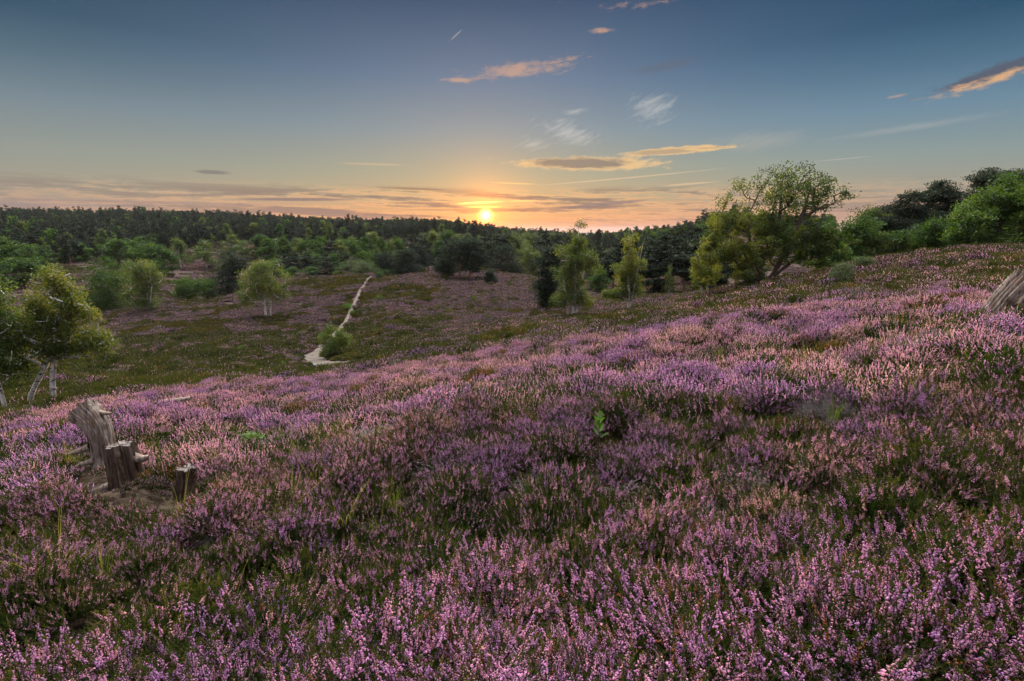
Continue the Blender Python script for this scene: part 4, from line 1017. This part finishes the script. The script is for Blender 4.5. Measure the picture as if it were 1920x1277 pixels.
# bright bracken and seedlings speckling the left valley
sprout = plant_mesh(81, 24, .13, .45, .3, 'bright_leaf')
sc_ = source_collection('sprout_source', [plant_mesh(81 + i, 22, .13, .45, .3, 'bright_leaf')[1] for i in range(3)])
rng = np.random.default_rng(8)
u_ = rng.uniform(size=(260, 2)); qx = -42 + u_[:, 0] * 52; qy = 30 + u_[:, 1] * 38
keep = fbm(qx * .12, qy * .12, 190, 3) + rng.uniform(-.1, .1, len(qx)) > .5; qx, qy = qx[keep], qy[keep]
x2, y2 = wedge(60, 40, 110, .45, rng); qx = np.concatenate([qx, x2]); qy = np.concatenate([qy, y2]); pk = clear(qx, qy, .6); qx, qy = qx[pk], qy[pk]; n = len(qx); s = rng.uniform(.25, .7, n)
scatter('ground_sprouts', sc_, np.stack([qx, qy, gz(qx, qy) + .12], 1), np.stack([s * 0, s * 0, s * 30], 1), np.stack([s, s, s], 1), rng.integers(0, 3, n), label='bright green sprouts speckling the dark valley heath', category='seedlings', kind='stuff')

# ------------------------------------------------------------------ woods
def proto(kind, seed, h, rad, kinds=1, nleaf=3200, natt=60, leaf=.5, low=.25, trunk_r=.2, mat=None):
    rng = np.random.default_rng(seed); lo = []
    if kind == 'wood_pine':
        kind = 'pine_tree'
        for i in range(12):
            t = i / 11; z = h * (low + (.93 - low) * t); r = rad * (.75 - .5 * t ** 1.5) * rng.uniform(.6, 1.2); a = rng.uniform(0, 6.28)
            lo.append((math.cos(a) * r * .5, math.sin(a) * r * .5, z, r, r, h * .09, 1.3))
    elif kind == 'pine_tree':
        k = 7
        for i in range(k):
            t = i / (k - 1); z = h * (low + (.95 - low) * t); r = rad * (1 - .72 * t ** 1.6) * rng.uniform(.75, 1.15); a = rng.uniform(0, 6.28)
            lo.append((math.cos(a) * r * .35, math.sin(a) * r * .35, z, r, r, h * .055, 1.3))
    else:
        for i in range(9):
            t = rng.uniform(0, 1); a = i * 2.4; r = rad * rng.uniform(.35, .6); z = h * (low + .12 + (.78 - low) * t); q = rad * .62 * math.sin(math.pi * min(1, .25 + t * .75))
            lo.append((math.cos(a) * q, math.sin(a) * q, z, r, r, r * .8, 1))
        lo.append((0, 0, h * .86, rad * .45, rad * .45, h * .13, 1))
    k_ = kw(kind); 
    if mat: k_['mat'] = M[mat]
    k_['droop'] = k_.get('droop', 0) * 1.6
    return build_tree(kind, [[(0, 0, 0), (rng.uniform(-.3, .3), rng.uniform(-.3, .3), h * .5), (rng.uniform(-.5, .5), rng.uniform(-.4, .4), h * .86)]], lo, natt, nleaf, leaf, rad * .2, seed, gap=.2, gscale=.4, trunk_r=trunk_r, tip=.03, sub=.8, branch_sides=4, **k_)
PR = {
    'pine_tree': [proto('pine_tree', 400 + i, 11, 3.0, leaf=.7, nleaf=5200, natt=90, low=.38) for i in range(5)],
    'low_pine': [proto('pine_tree', 410 + i, 10, 3.4, leaf=.6, nleaf=5200, natt=90, low=.12) for i in range(3)],
    'broadleaf_tree': [proto('broadleaf_tree', 420 + i, 10, 4.2, leaf=.42, nleaf=5600, natt=90, low=.05) for i in range(4)],
    'birch_tree': [proto('birch_tree', 430 + i, 10, 3.0, leaf=.32, nleaf=4600, natt=80, low=.12, trunk_r=.16) for i in range(4)],
    'willow_tree': [proto('willow_tree', 440 + i, 8, 4.4, leaf=.34, nleaf=5200, natt=80, low=.02) for i in range(2)],
}
PH = {'pine_tree': 11, 'low_pine': 10, 'broadleaf_tree': 10, 'birch_tree': 10, 'willow_tree': 8}
PWID = {'pine_tree': 6.4, 'low_pine': 7, 'broadleaf_tree': 9, 'birch_tree': 6.6, 'willow_tree': 9}
LOOK = {'pine_tree': 'dark pine', 'low_pine': 'dark low-branched pine', 'broadleaf_tree': 'green leafy tree', 'birch_tree': 'pale green birch', 'willow_tree': 'grey green round tree'}
ORD = ['leftmost', 'second', 'third', 'fourth', 'fifth', 'sixth', 'seventh', 'eighth', 'ninth', 'tenth', 'eleventh', 'twelfth', 'thirteenth', 'fourteenth', 'fifteenth', 'sixteenth', 'seventeenth', 'eighteenth', 'nineteenth', 'twentieth']
PLAN = []   # (kind, px, base py, top py, width px, Y, zone)
def T(kind, px, py, top, wd, Y, zone): PLAN.append((kind, px, py, top, wd, Y, zone))
Zl = 'above the left leaning birch'
for a in ((5, 500, 442, 70, 150), (45, 495, 452, 60, 155), (75, 482, 462, 40, 165), (0, 532, 490, 50, 128)): T('broadleaf_tree', *a[:3], a[3], a[4], Zl)
T('broadleaf_tree', 42, 517, 478, 62, 135, 'on the far purple heath'); T('birch_tree', 128, 481, 437, 56, 215, Zl); T('broadleaf_tree', 96, 478, 440, 40, 225, Zl); T('birch_tree', 100, 476, 425, 26, 240, Zl)
Zm = 'behind the hill shoulder birch'
for a in ((205, 490, 458, 44, 190), (225, 498, 448, 56, 175), (250, 492, 446, 50, 185), (272, 492, 444, 46, 190), (285, 506, 453, 60, 165), (308, 509, 462, 46, 160)): T('broadleaf_tree', *a[:3], a[3], a[4], Zm)
for a in ((245, 470, 430, 30, 260), (275, 468, 428, 30, 262), (345, 465, 424, 34, 270)): T('birch_tree', *a[:3], a[3], a[4], Zm)
Zc = 'between shoulder birch and golden birch'
T('birch_tree', 340, 500, 444, 36, 180, Zc); T('birch_tree', 387, 496, 445, 40, 185, Zc); T('birch_tree', 436, 476, 437, 34, 215, Zc); T('birch_tree', 458, 480, 447, 34, 205, Zc); T('pine_tree', 405, 470, 425, 26, 260, Zc); T('pine_tree', 370, 470, 425, 26, 262, Zc)
T('willow_tree', 425, 488, 466, 40, 180, Zc)
Zp = 'beyond the hill left of the path'
r6 = random.Random(12)
row = [(490, 478, 440), (505, 486, 446), (520, 480, 442), (534, 484, 444), (548, 480, 440), (562, 484, 443), (576, 488, 446), (590, 486, 446), (604, 484, 444), (620, 492, 452), (636, 488, 448), (650, 486, 446), (662, 482, 442), (676, 486, 447), (688, 488, 444), (700, 478, 432), (716, 490, 447), (730, 488, 444), (744, 486, 442), (756, 478, 446)]
for i, (a, b_, c_) in enumerate(row): T(['birch_tree', 'broadleaf_tree', 'birch_tree', 'broadleaf_tree', 'pine_tree'][i % 5 if i % 7 else 1], a, b_, c_, r6.uniform(30, 42), 200 - (b_ - 480) * 3, Zp)
for (k, a, b_, c_, wd, Y) in (('low_pine', 555, 506, 468, 36, 150), ('low_pine', 580, 508, 470, 38, 148), ('broadleaf_tree', 595, 500, 474, 30, 155), ('low_pine', 535, 500, 474, 30, 160), ('broadleaf_tree', 682, 502, 466, 40, 150), ('broadleaf_tree', 704, 506, 470, 36, 145),
                              ('broadleaf_tree', 550, 532, 500, 30, 126), ('broadleaf_tree', 585, 530, 500, 34, 122), ('low_pine', 613, 526, 480, 44, 122), ('broadleaf_tree', 628, 512, 472, 26, 135), ('willow_tree', 668, 516, 484, 48, 120), ('willow_tree', 690, 515, 488, 40, 118),
                              ('birch_tree', 636, 520, 500, 22, 118), ('low_pine', 505, 520, 488, 30, 140), ('low_pine', 655, 500, 474, 30, 150), ('broadleaf_tree', 522, 512, 486, 30, 145), ('broadleaf_tree', 740, 500, 470, 34, 140)): T(k, a, b_, c_, wd, Y, Zp)
Zs = 'in the wood under the setting sun'
for i in range(30):
    a = 765 + i * 9.6 + r6.uniform(-3, 3); b_ = r6.choice([478, 486, 494, 500]); k = r6.choice(['pine_tree', 'birch_tree', 'low_pine', 'broadleaf_tree', 'pine_tree'])
    if 930 < a < 975 and b_ > 488: b_ = 480
    T(k, a, b_, b_ - r6.uniform(36, 48), r6.uniform(28, 40), 200 - (b_ - 478) * 2.3, Zs)
for i in range(16):
    a = 795 + i * 17 + r6.uniform(-5, 5); T(r6.choice(['birch_tree', 'pine_tree', 'willow_tree']), a, 462, r6.uniform(432, 440), r6.uniform(22, 30), 290, 'in the farthest line below the sun')
Zr = 'between the middle birches and oak'
for i, (a, b_, c_, wd, Y) in enumerate([(1120, 540, 462, 50, 92), (1138, 545, 470, 44, 88), (1150, 538, 452, 50, 96), (1205, 552, 448, 54, 84), (1225, 550, 445, 54, 82), (1245, 549, 436, 56, 84), (1262, 548, 440, 50, 80), (1282, 548, 446, 56, 78), (1300, 547, 442, 56, 80), (1318, 546, 436, 56, 82),
                                       (1335, 545, 440, 60, 80), (1160, 530, 445, 46, 110), (1190, 530, 440, 50, 105), (1215, 528, 436, 50, 108), (1105, 520, 455, 44, 120), (1255, 528, 432, 50, 104), (1290, 528, 430, 50, 104), (1325, 528, 430, 56, 100), (1360, 545, 436, 60, 82)]):
    T('pine_tree' if i % 6 != 4 else 'low_pine', a, b_, c_, wd, Y, Zr)
for (a, b_, c_, wd, Y) in ((1254, 548, 490, 16, 76), (1125, 548, 505, 40, 84), (1330, 500, 436, 60, 120), (1312, 490, 440, 50, 125), (1345, 520, 452, 50, 100)): T('birch_tree' if a == 1254 else 'broadleaf_tree', a, b_, c_, wd, Y, Zr)
Zh = 'on the knoll left of the oak'
for i in range(16):
    a = 1215 + i * 9 + r6.uniform(-3, 3); top = np.interp(a, [1215, 1260, 1300, 1345], [440, 424, 415, 422]) + r6.uniform(-2, 3); T(['pine_tree', 'broadleaf_tree', 'low_pine'][i % 3], a, top + 50, top, r6.uniform(30, 40), 190, Zh)
zc = {}
PLAN.sort(key=lambda t: t[1])
for (k, px, py, top, wd, Y, zone) in PLAN:
    zc[(k, zone)] = zc.get((k, zone), 0) + 1
cnt = {}
for i, (k, px, py, top, wd, Y, zone) in enumerate(PLAN):
    p = at(px, py, Y); q = at(px, top, Y); g0 = g1(p[0], p[1]); h = max(2.5, q[2] - g0); s = h / PH[k]; sw = wd * Y / F / PWID[k] * 1.15
    c_ = cnt.get((k, zone), 0); cnt[(k, zone)] = c_ + 1
    many = zc[(k, zone)]
    nm = '' if many == 1 else (ORD[min(c_, 19)] + (' from left of ' if c_ else ' of ') + str(many) + ' ')
    lab = ('%s %s' % (LOOK[k], zone)) if many == 1 else ('%s%ss %s' % (nm, LOOK[k], zone))
    tree_obj('pine_tree' if k == 'low_pine' else k, PR[k][(i * 7) % len(PR[k])], (p[0], p[1], g0 - .1), lab, 'trees ' + zone, rz=i * 1.7, sc=(sw, sw, s))

# the far wood that reads as one mass
def joined(ms, name):
    mb = MB()
    for j, me in enumerate(ms):
        nv = len(me.vertices); V = np.empty(nv * 3, np.float32); me.vertices.foreach_get('co', V)
        nf = len(me.polygons); L_ = np.empty(len(me.loops), np.int32); me.loops.foreach_get('vertex_index', L_)
        mb.add(V, L_.reshape(nf, 4), j, .5 if j == 0 else np.array([d.value for d in me.attributes['tint'].data]))
    return mb.mesh(name, [ms[0].materials[0], ms[1].materials[0]])
wsrc = source_collection('wood_source', [joined(proto('wood_pine', 500 + i, 11, 2.7, leaf=.62, nleaf=2600, natt=70, low=.3), 'wood_pine') for i in range(4)] + [joined(proto('broadleaf_tree', 510, 10, 4, leaf=.7, nleaf=1900, natt=45, low=.1), 'wood_leafy'), joined(proto('birch_tree', 511, 10, 3, leaf=.6, nleaf=1600, natt=40, low=.2), 'wood_birch')])
def wood(name, n, r0, r1, a0, a1, cond, label, leafy=.12, smin=.8, smax=1.25, seed=0):
    rng = np.random.default_rng(seed); r = np.sqrt(rng.uniform(r0 * r0, r1 * r1, n)); a = rng.uniform(a0, a1, n); x = r * np.sin(a); y = r * np.cos(a)
    ok = cond(x, y, r, a); x, y = x[ok], y[ok]; n = len(x); k = np.where(rng.uniform(size=n) < leafy, rng.integers(4, 6, n), rng.integers(0, 4, n)); s = rng.uniform(smin, smax, n) * (.72 + .3 * fbm(x * .03, y * .03, 33, 2))
    scatter(name, wsrc, np.stack([x, y, gz(x, y) - .3], 1), np.stack([rng.normal(size=n) * .06, rng.normal(size=n) * .06, rng.uniform(0, 6.28, n)], 1), np.stack([s, s, s * rng.uniform(.75, 1.25, n)], 1), k, label=label, category='wood', kind='stuff')
def edge(x, y, r, a):
    # front edge of the far wood by azimuth
    e = np.interp(a, [-1.0, -.80, -.62, -.5, -.35, -.2, -.05, .05, .2, .35], [210, 235, 275, 290, 280, 290, 330, 330, 300, 240])
    return r > e + (fbm(a * 14, a * 0, 7, 2) - .5) * 40
wood('forest', 11500, 205, 620, -1.0, .12, edge, 'dark pine forest covering the long hill on the left horizon', .10, seed=1)
wood('forest', 3000, 250, 650, .05, .55, edge, 'flat dark woodland running to the horizon behind the birches', .25, seed=2)
wood('forest', 2600, 620, 1400, -.5, .45, lambda x, y, r, a: fbm(x * .004, y * .004, 5, 3) > .38, 'faraway strips of woodland close under the horizon', .3, .55, .85, seed=3)
wood('forest', 500, 75, 200, .60, 1.0, lambda x, y, r, a: y > 62, 'wood filling the ground behind the right ridge', .4, .6, .85, seed=4)

# ------------------------------------------------------------------ dead stumps
def wood_mat(name, dark, lite, warm):
    m, nt, out = new_mat(name); E.nt = nt
    tc = N(nt, 'ShaderNodeTexCoord'); mp = N(nt, 'ShaderNodeMapping'); mp.inputs['Scale'].default_value = (1, 1, .09); nt.links.new(tc.outputs['Object'], mp.inputs[0])
    def nz(sc, v, det=8, r=.7):
        n = N(nt, 'ShaderNodeTexNoise'); n.inputs['Scale'].default_value = sc; n.inputs['Detail'].default_value = det; n.inputs['Roughness'].default_value = r; nt.links.new(v, n.inputs['Vector']); return E(n.outputs[0])
    st = nz(34, mp.outputs[0]); pt = nz(7, tc.outputs['Object'], 5)
    c = ramp(nt, st.s, [(.34, dark), (.46, tuple(.5 * (a + b) for a, b in zip(dark, lite))), (.62, lite)])
    c = mixc(smooth(pt, .5, .62) * .6, c, warm)
    b = N(nt, 'ShaderNodeBsdfPrincipled'); b.inputs['Roughness'].default_value = .9; b.inputs['Specular IOR Level'].default_value = .1; nt.links.new(c, b.inputs[0])
    bp = N(nt, 'ShaderNodeBump'); bp.inputs['Strength'].default_value = 1; bp.inputs['Distance'].default_value = .012; nt.links.new((st * 1.3 + pt * .3).s, bp.inputs['Height']); nt.links.new(bp.outputs[0], b.inputs['Normal'])
    nt.links.new(b.outputs[0], out.inputs[0]); return m
M['wood_grey'] = wood_mat('weathered_wood', (.022, .016, .012), (.32, .275, .23), (.20, .125, .075))
M['wood_dark'] = wood_mat('rotten_wood', (.010, .006, .004), (.15, .115, .09), (.085, .042, .022))
M['wood_cut'] = wood_mat('cut_wood', (.035, .03, .026), (.26, .235, .21), (.15, .115, .09))

def stump_mesh(spine, radii, seed, mat, cut, ridge=.12, rough=.02, topn=6, ell=1.0, tilt=(0, 0), notch=None):
    """ridged, split trunk following a spine; open cracked cut face on top"""
    rng = np.random.default_rng(seed); na, nh = 120, 60
    s = np.linspace(0, 1, nh); sp = np.array(spine, float); k = np.linspace(0, 1, len(sp))
    def cub(v):  # smooth interpolation of the spine
        o = np.interp(s, k, v); w_ = np.ones(9) / 9; return np.convolve(np.pad(o, 4, mode='reflect', reflect_type='odd'), w_, 'valid')
    P_ = np.stack([cub(sp[:, i]) for i in range(3)], 1); R = np.interp(s, np.linspace(0, 1, len(radii)), radii)
    T_ = norm(np.gradient(P_, axis=0)); A = norm(np.cross(T_, np.array([0, 1., 0]))); B = np.cross(A, T_)
    a = np.arange(na) / na * 2 * np.pi; ca, sa = np.cos(a), np.sin(a)
    aa, ss = np.meshgrid(a, s)
    rid = np.abs(fbm(np.cos(aa) * 4.2 + seed, np.sin(aa) * 4.2 + ss * .5, seed, 3) - .5) * 2
    fl = fbm(np.cos(aa) * 11 + 3 * seed, np.sin(aa) * 11 + ss * 1.2, seed + 3, 3) - .5
    flare = 1 + .45 * np.clip(1 - ss * 4.5, 0, 1) ** 2 * (1 + .5 * np.cos(aa * 3 + seed))
    rr = R[:, None] * (1 - ridge * (1 - rid) ** 3 * 2.2 + ridge * .9 * fl) * flare + (fbm(aa * 6, ss * 14, seed + 5, 3) - .5) * rough
    if notch is not None:
        for (na_, ns0, ns1, wd, dp) in notch:
            da = np.angle(np.exp(1j * (aa - na_))); rr = rr * (1 - dp * np.exp(-(da / wd) ** 2) * np.clip((ss - ns0) / .06, 0, 1) * np.clip((ns1 - ss) / .06, 0, 1))
    V = P_[:, None] + rr[..., None] * (ca[None, :, None] * A[:, None] + sa[None, :, None] * B[:, None] * ell)
    # ragged top edge
    V[-1] += T_[-1] * ((fbm(np.cos(a) * 3 + 9, np.sin(a) * 3, seed + 8, 3) - .5) * .09 * radii[-1] / .15)[:, None]
    V[-1, :, 2] += (V[-1, :, 0] - P_[-1, 0]) * tilt[0] + (V[-1, :, 1] - P_[-1, 1]) * tilt[1]
    V[-2] = .5 * (V[-3] + V[-1])
    mb = MB(); i = np.arange(nh - 1)[:, None] * na; j = np.arange(na)[None]; j2 = (j + 1) % na
    mb.add(V.reshape(-1, 3), np.stack([i + j, i + j2, i + na + j2, i + na + j], -1).reshape(-1, 4), 0)
    body = mb.mesh('stump_body', [mat], True)
    # cut face: rings shrinking inward with cracks
    mb = MB(); rings = []; c0 = V[-1].mean(0)
    for q in range(9):
        f = 1 - q / 8.5; ring = c0 + (V[-1] - c0) * f * (.999 if q == 0 else 1)
        crack = np.abs(fbm(np.cos(a) * 5 * 1.0 + 2, np.sin(a) * 5 + q * .15, seed + 12, 2) - .5)
        ring = ring + T_[-1] * (-.06 * radii[-1] / .15 * np.clip(.07 - crack, 0, 1) / .07 * (.2 + .8 * (q > 0)) + (fbm(ring[:, 0] * 30, ring[:, 1] * 30, seed, 2) - .5) * .02)[:, None] + (T_[-1] * .002)
        rings.append(ring)
    Vc = np.array(rings); i = np.arange(8)[:, None] * na
    mb.add(Vc.reshape(-1, 3), np.stack([i + j, i + j2, i + na + j2, i + na + j], -1).reshape(-1, 4), 0)
    return body, mb.mesh('cut_face', [cut], False)

def stump(name, px, py, Y, spine, radii, seed, label, stubs=(), mat='wood_grey', sink=.1, **k):
    p = at(px, py, Y); g0 = g1(p[0], p[1])
    r = bpy.data.objects.new(name, None); COL.objects.link(r); r.location = (p[0], p[1], g0 - sink); r.empty_display_size = .3
    r['label'] = label; r['category'] = 'tree stump'; r['group'] = 'weathered tree stumps in the heather'
    bme, cme = stump_mesh(spine, radii, seed, M[mat], M['wood_cut'], **k)
    obj('trunk', bme, r); obj('cut_face', cme, r)
    for st in stubs:
        pts = np.array(st[0], float); t = np.linspace(0, 1, 9); kk = np.linspace(0, 1, len(pts)); Q = np.stack([np.interp(t, kk, pts[:, i]) for i in range(3)], 1)
        Q += np.random.default_rng(seed).normal(size=Q.shape) * st[1] * .08
        rad = np.interp(t, [0, .2, .8, 1], [st[1] * 1.5, st[1], st[1] * .62, st[1] * .15]); mb = MB(); add_tube(mb, Q, rad, 12); obj('branch_stub', mb.mesh('branch_stub', [M['wood_grey']], True), r)
    return r
# rear stump: leans away to the left and flares into a slanting cut
stump('tree_stump', 196, 868, 6.1, [(0, 0, 0), (-.015, 0, .22), (.02, 0, .42), (-.01, 0, .60), (-.09, 0, .75), (-.17, -.01, .84)], [.17, .135, .145, .165, .19, .21], 5,
      'tall grey stump bending left with a slanting cut top, rear of the pair', stubs=[([(-.08, -.05, .38), (-.22, -.09, .33), (-.36, -.10, .29)], .04), ([(.06, 0, .80), (.16, 0, .80), (.21, -.01, .81)], .026), ([(-.05, -.08, .2), (-.17, -.16, .18), (-.22, -.2, .15)], .035)],
      tilt=(.12, -.1), ridge=.10, ell=.85, notch=[(3.4, .35, .62, .35, .25)])
stump('tree_stump', 238, 905, 5.35, [(0, 0, 0), (.0, 0, .25), (-.005, 0, .45), (-.01, 0, .64)], [.185, .175, .172, .17], 9,
      'upright dark split stump with flat cracked top, front of the pair', stubs=[([(.1, .02, .48), (.22, 0, .46), (.31, -.02, .505)], .05), ([(-.13, -.03, .18), (-.24, -.08, .14), (-.28, -.1, .08)], .04)], mat='wood_dark', ridge=.2, ell=.95, tilt=(.12, -.08))
stump('tree_stump', 352, 925, 4.9, [(-.06, 0, 0), (-.02, 0, .2), (.02, 0, .36), (.03, 0, .44)], [.13, .10, .095, .1], 14,
      'low mossy dark stump right of the pair, half hidden in heather', mat='wood_dark', ridge=.2, tilt=(.05, -.1))
stump('tree_stump', 1870, 580, 9.0, [(-.15, 0, -.1), (.0, 0, .18), (.15, 0, .42), (.32, 0, .66), (.40, 0, .76)], [.26, .28, .30, .30, .29], 21,
      'big pale grey stump leaning right at the right edge', mat='wood_grey', ridge=.2, ell=.8, tilt=(-.35, -.1), sink=.05, notch=[(4.9, 0, .5, .5, .5)])
# fallen log on the left crest
p0 = np.array(at(300, 747, 11.2)); p1 = np.array(at(352, 742, 11.6)); c0 = (p0 + p1) / 2
mb = MB(); t = np.linspace(0, 1, 14)[:, None]; zc0 = g1(c0[0], c0[1]); Q = np.array([(-.36, -.05, .22), (.36, .05, .30)]); Q = Q[0] + (Q[1] - Q[0]) * t; Q += np.random.default_rng(1).normal(size=Q.shape) * .008
add_tube(mb, Q, .05 * (1 + .25 * (fbm(t[:, 0] * 9, t[:, 0] * 0, 4, 3) - .5)), 12)
lg = obj('log', mb.mesh('log', [M['wood_grey']], True), loc=(c0[0], c0[1], zc0)); lg['label'] = 'short fallen grey log lying on the heather behind the stumps'; lg['category'] = 'log'
# little waymarker
p = at(592, 697, 30); r = bpy.data.objects.new('waymarker_post', None); COL.objects.link(r); r.location = (p[0], p[1], g1(p[0], p[1])); r['label'] = 'short wooden post with pale green plate at the near end of the sandy path'; r['category'] = 'post'
mb = MB(); bx = lambda mb, x0, x1, y0, y1, z0, z1: mb.add([(x0, y0, z0), (x1, y0, z0), (x1, y1, z0), (x0, y1, z0), (x0, y0, z1), (x1, y0, z1), (x1, y1, z1 - .03), (x0, y1, z1 - .03)], [[0, 1, 2, 3], [4, 7, 6, 5], [0, 4, 5, 1], [1, 5, 6, 2], [2, 6, 7, 3], [3, 7, 4, 0]])
bx(mb, -.06, .06, -.06, .06, -.2, .75); obj('post', mb.mesh('post', [M['wood_dark']]), r)
m, nt, out = new_mat('pale_plate'); b = N(nt, 'ShaderNodeBsdfPrincipled'); b.inputs[0].default_value = (.16, .23, .2, 1); b.inputs['Roughness'].default_value = .6; nt.links.new(b.outputs[0], out.inputs[0])
mb = MB(); bx(mb, -.09, .09, -.085, -.065, .5, .72); obj('plate', mb.mesh('plate', [m]), r)

# oak seedling with big leaves, leafy plant in the corner
def leaf_plant(px, py, Y, label, n, L0, h, seed, name='seedling', mat_='bright_leaf'):
    rng = np.random.default_rng(seed); p = at(px, py, Y); z = g1(p[0], p[1])
    r = bpy.data.objects.new(name, None); COL.objects.link(r); r.location = (p[0], p[1], z); r['label'] = label; r['category'] = 'seedling'
    mb = MB(); add_tube(mb, [(0, 0, 0), (.01, 0, h * .5), (0, 0, h)], [.004, .003, .002], 5); obj('stem', mb.mesh('stem', [M['stem']]), r)
    mb = MB()
    for i in range(n):
        a = i * 2.4 + rng.uniform(-.3, .3); zz = h * (.5 + .5 * i / n); el = rng.uniform(.1, 1.0) if i < n - 1 else 1.05; d = np.array([math.cos(a) * math.cos(el), math.sin(a) * math.cos(el), math.sin(el)]); L = L0 * rng.uniform(.7, 1.2)
        s = norm(np.cross(d, [0, 0, 1.])); up = np.cross(s, d); o = np.array([0, 0, zz]); rows = []
        for q, w_ in enumerate([.02, .12, .2, .26, .3, .27, .2, .02]):
            t = q / 7; c = o + d * L * (t + .12) - up * L * .25 * t * t * -1; w2 = w_ * L * (1 + .18 * math.sin(q * 2.6)); rows += [c - s * w2 + up * w2 * .35, c, c + s * w2 + up * w2 * .35]
        Fc = []
        for q in range(7): Fc += [[q * 3, q * 3 + 1, q * 3 + 4, q * 3 + 3], [q * 3 + 1, q * 3 + 2, q * 3 + 5, q * 3 + 4]]
        mb.add(rows, Fc, 0, rng.uniform(.0, .55))
    obj('leaves', mb.mesh('leaves', [M[mat_]], True), r)
leaf_plant(1122, 835, 4.6, 'oak seedling with bright green leaves standing up from the heather', 14, .085, .40, 3)
leaf_plant(60, 1262, 1.5, 'broad green leaves low in the bottom left corner', 8, .05, .15, 6, mat_='broad_leaf')
leaf_plant(110, 1235, 1.6, 'narrow green leaf rosette beside the corner plant', 7, .05, .14, 9, mat_='broad_leaf')
# fern by the stumps
p = at(445, 828, 7.2); tree_obj('fern', (shr[2][0], shr[2][1]), (p[0], p[1], g1(p[0], p[1])), 'bright green fern clump right of the stumps', rz=1, sc=(.9, .8, .35), cat='fern')

# ------------------------------------------------------------------ thin evening air
m, nt, out = new_mat('haze_air')
v = N(nt, 'ShaderNodeVolumePrincipled'); v.inputs['Color'].default_value = (.80, .86, 1.0, 1); v.inputs['Density'].default_value = HAZE; v.inputs['Anisotropy'].default_value = .4
nt.links.new(v.outputs[0], out.inputs['Volume'])
mb = MB(); X0, X1, Y0, Y1, Z0, Z1 = -9900, 9900, -9900, 9900, min(v.co.z for v in gr.data.vertices) - 1.0, 45.0
mb.add([(X0, Y0, Z0), (X1, Y0, Z0), (X1, Y1, Z0), (X0, Y1, Z0), (X0, Y0, Z1), (X1, Y0, Z1), (X1, Y1, Z1), (X0, Y1, Z1)], [[3, 2, 1, 0], [4, 5, 6, 7], [0, 1, 5, 4], [1, 2, 6, 5], [2, 3, 7, 6], [3, 0, 4, 7]])
obj('haze', mb.mesh('haze', [m]), label='thin evening haze softening the far woods', kind='stuff')
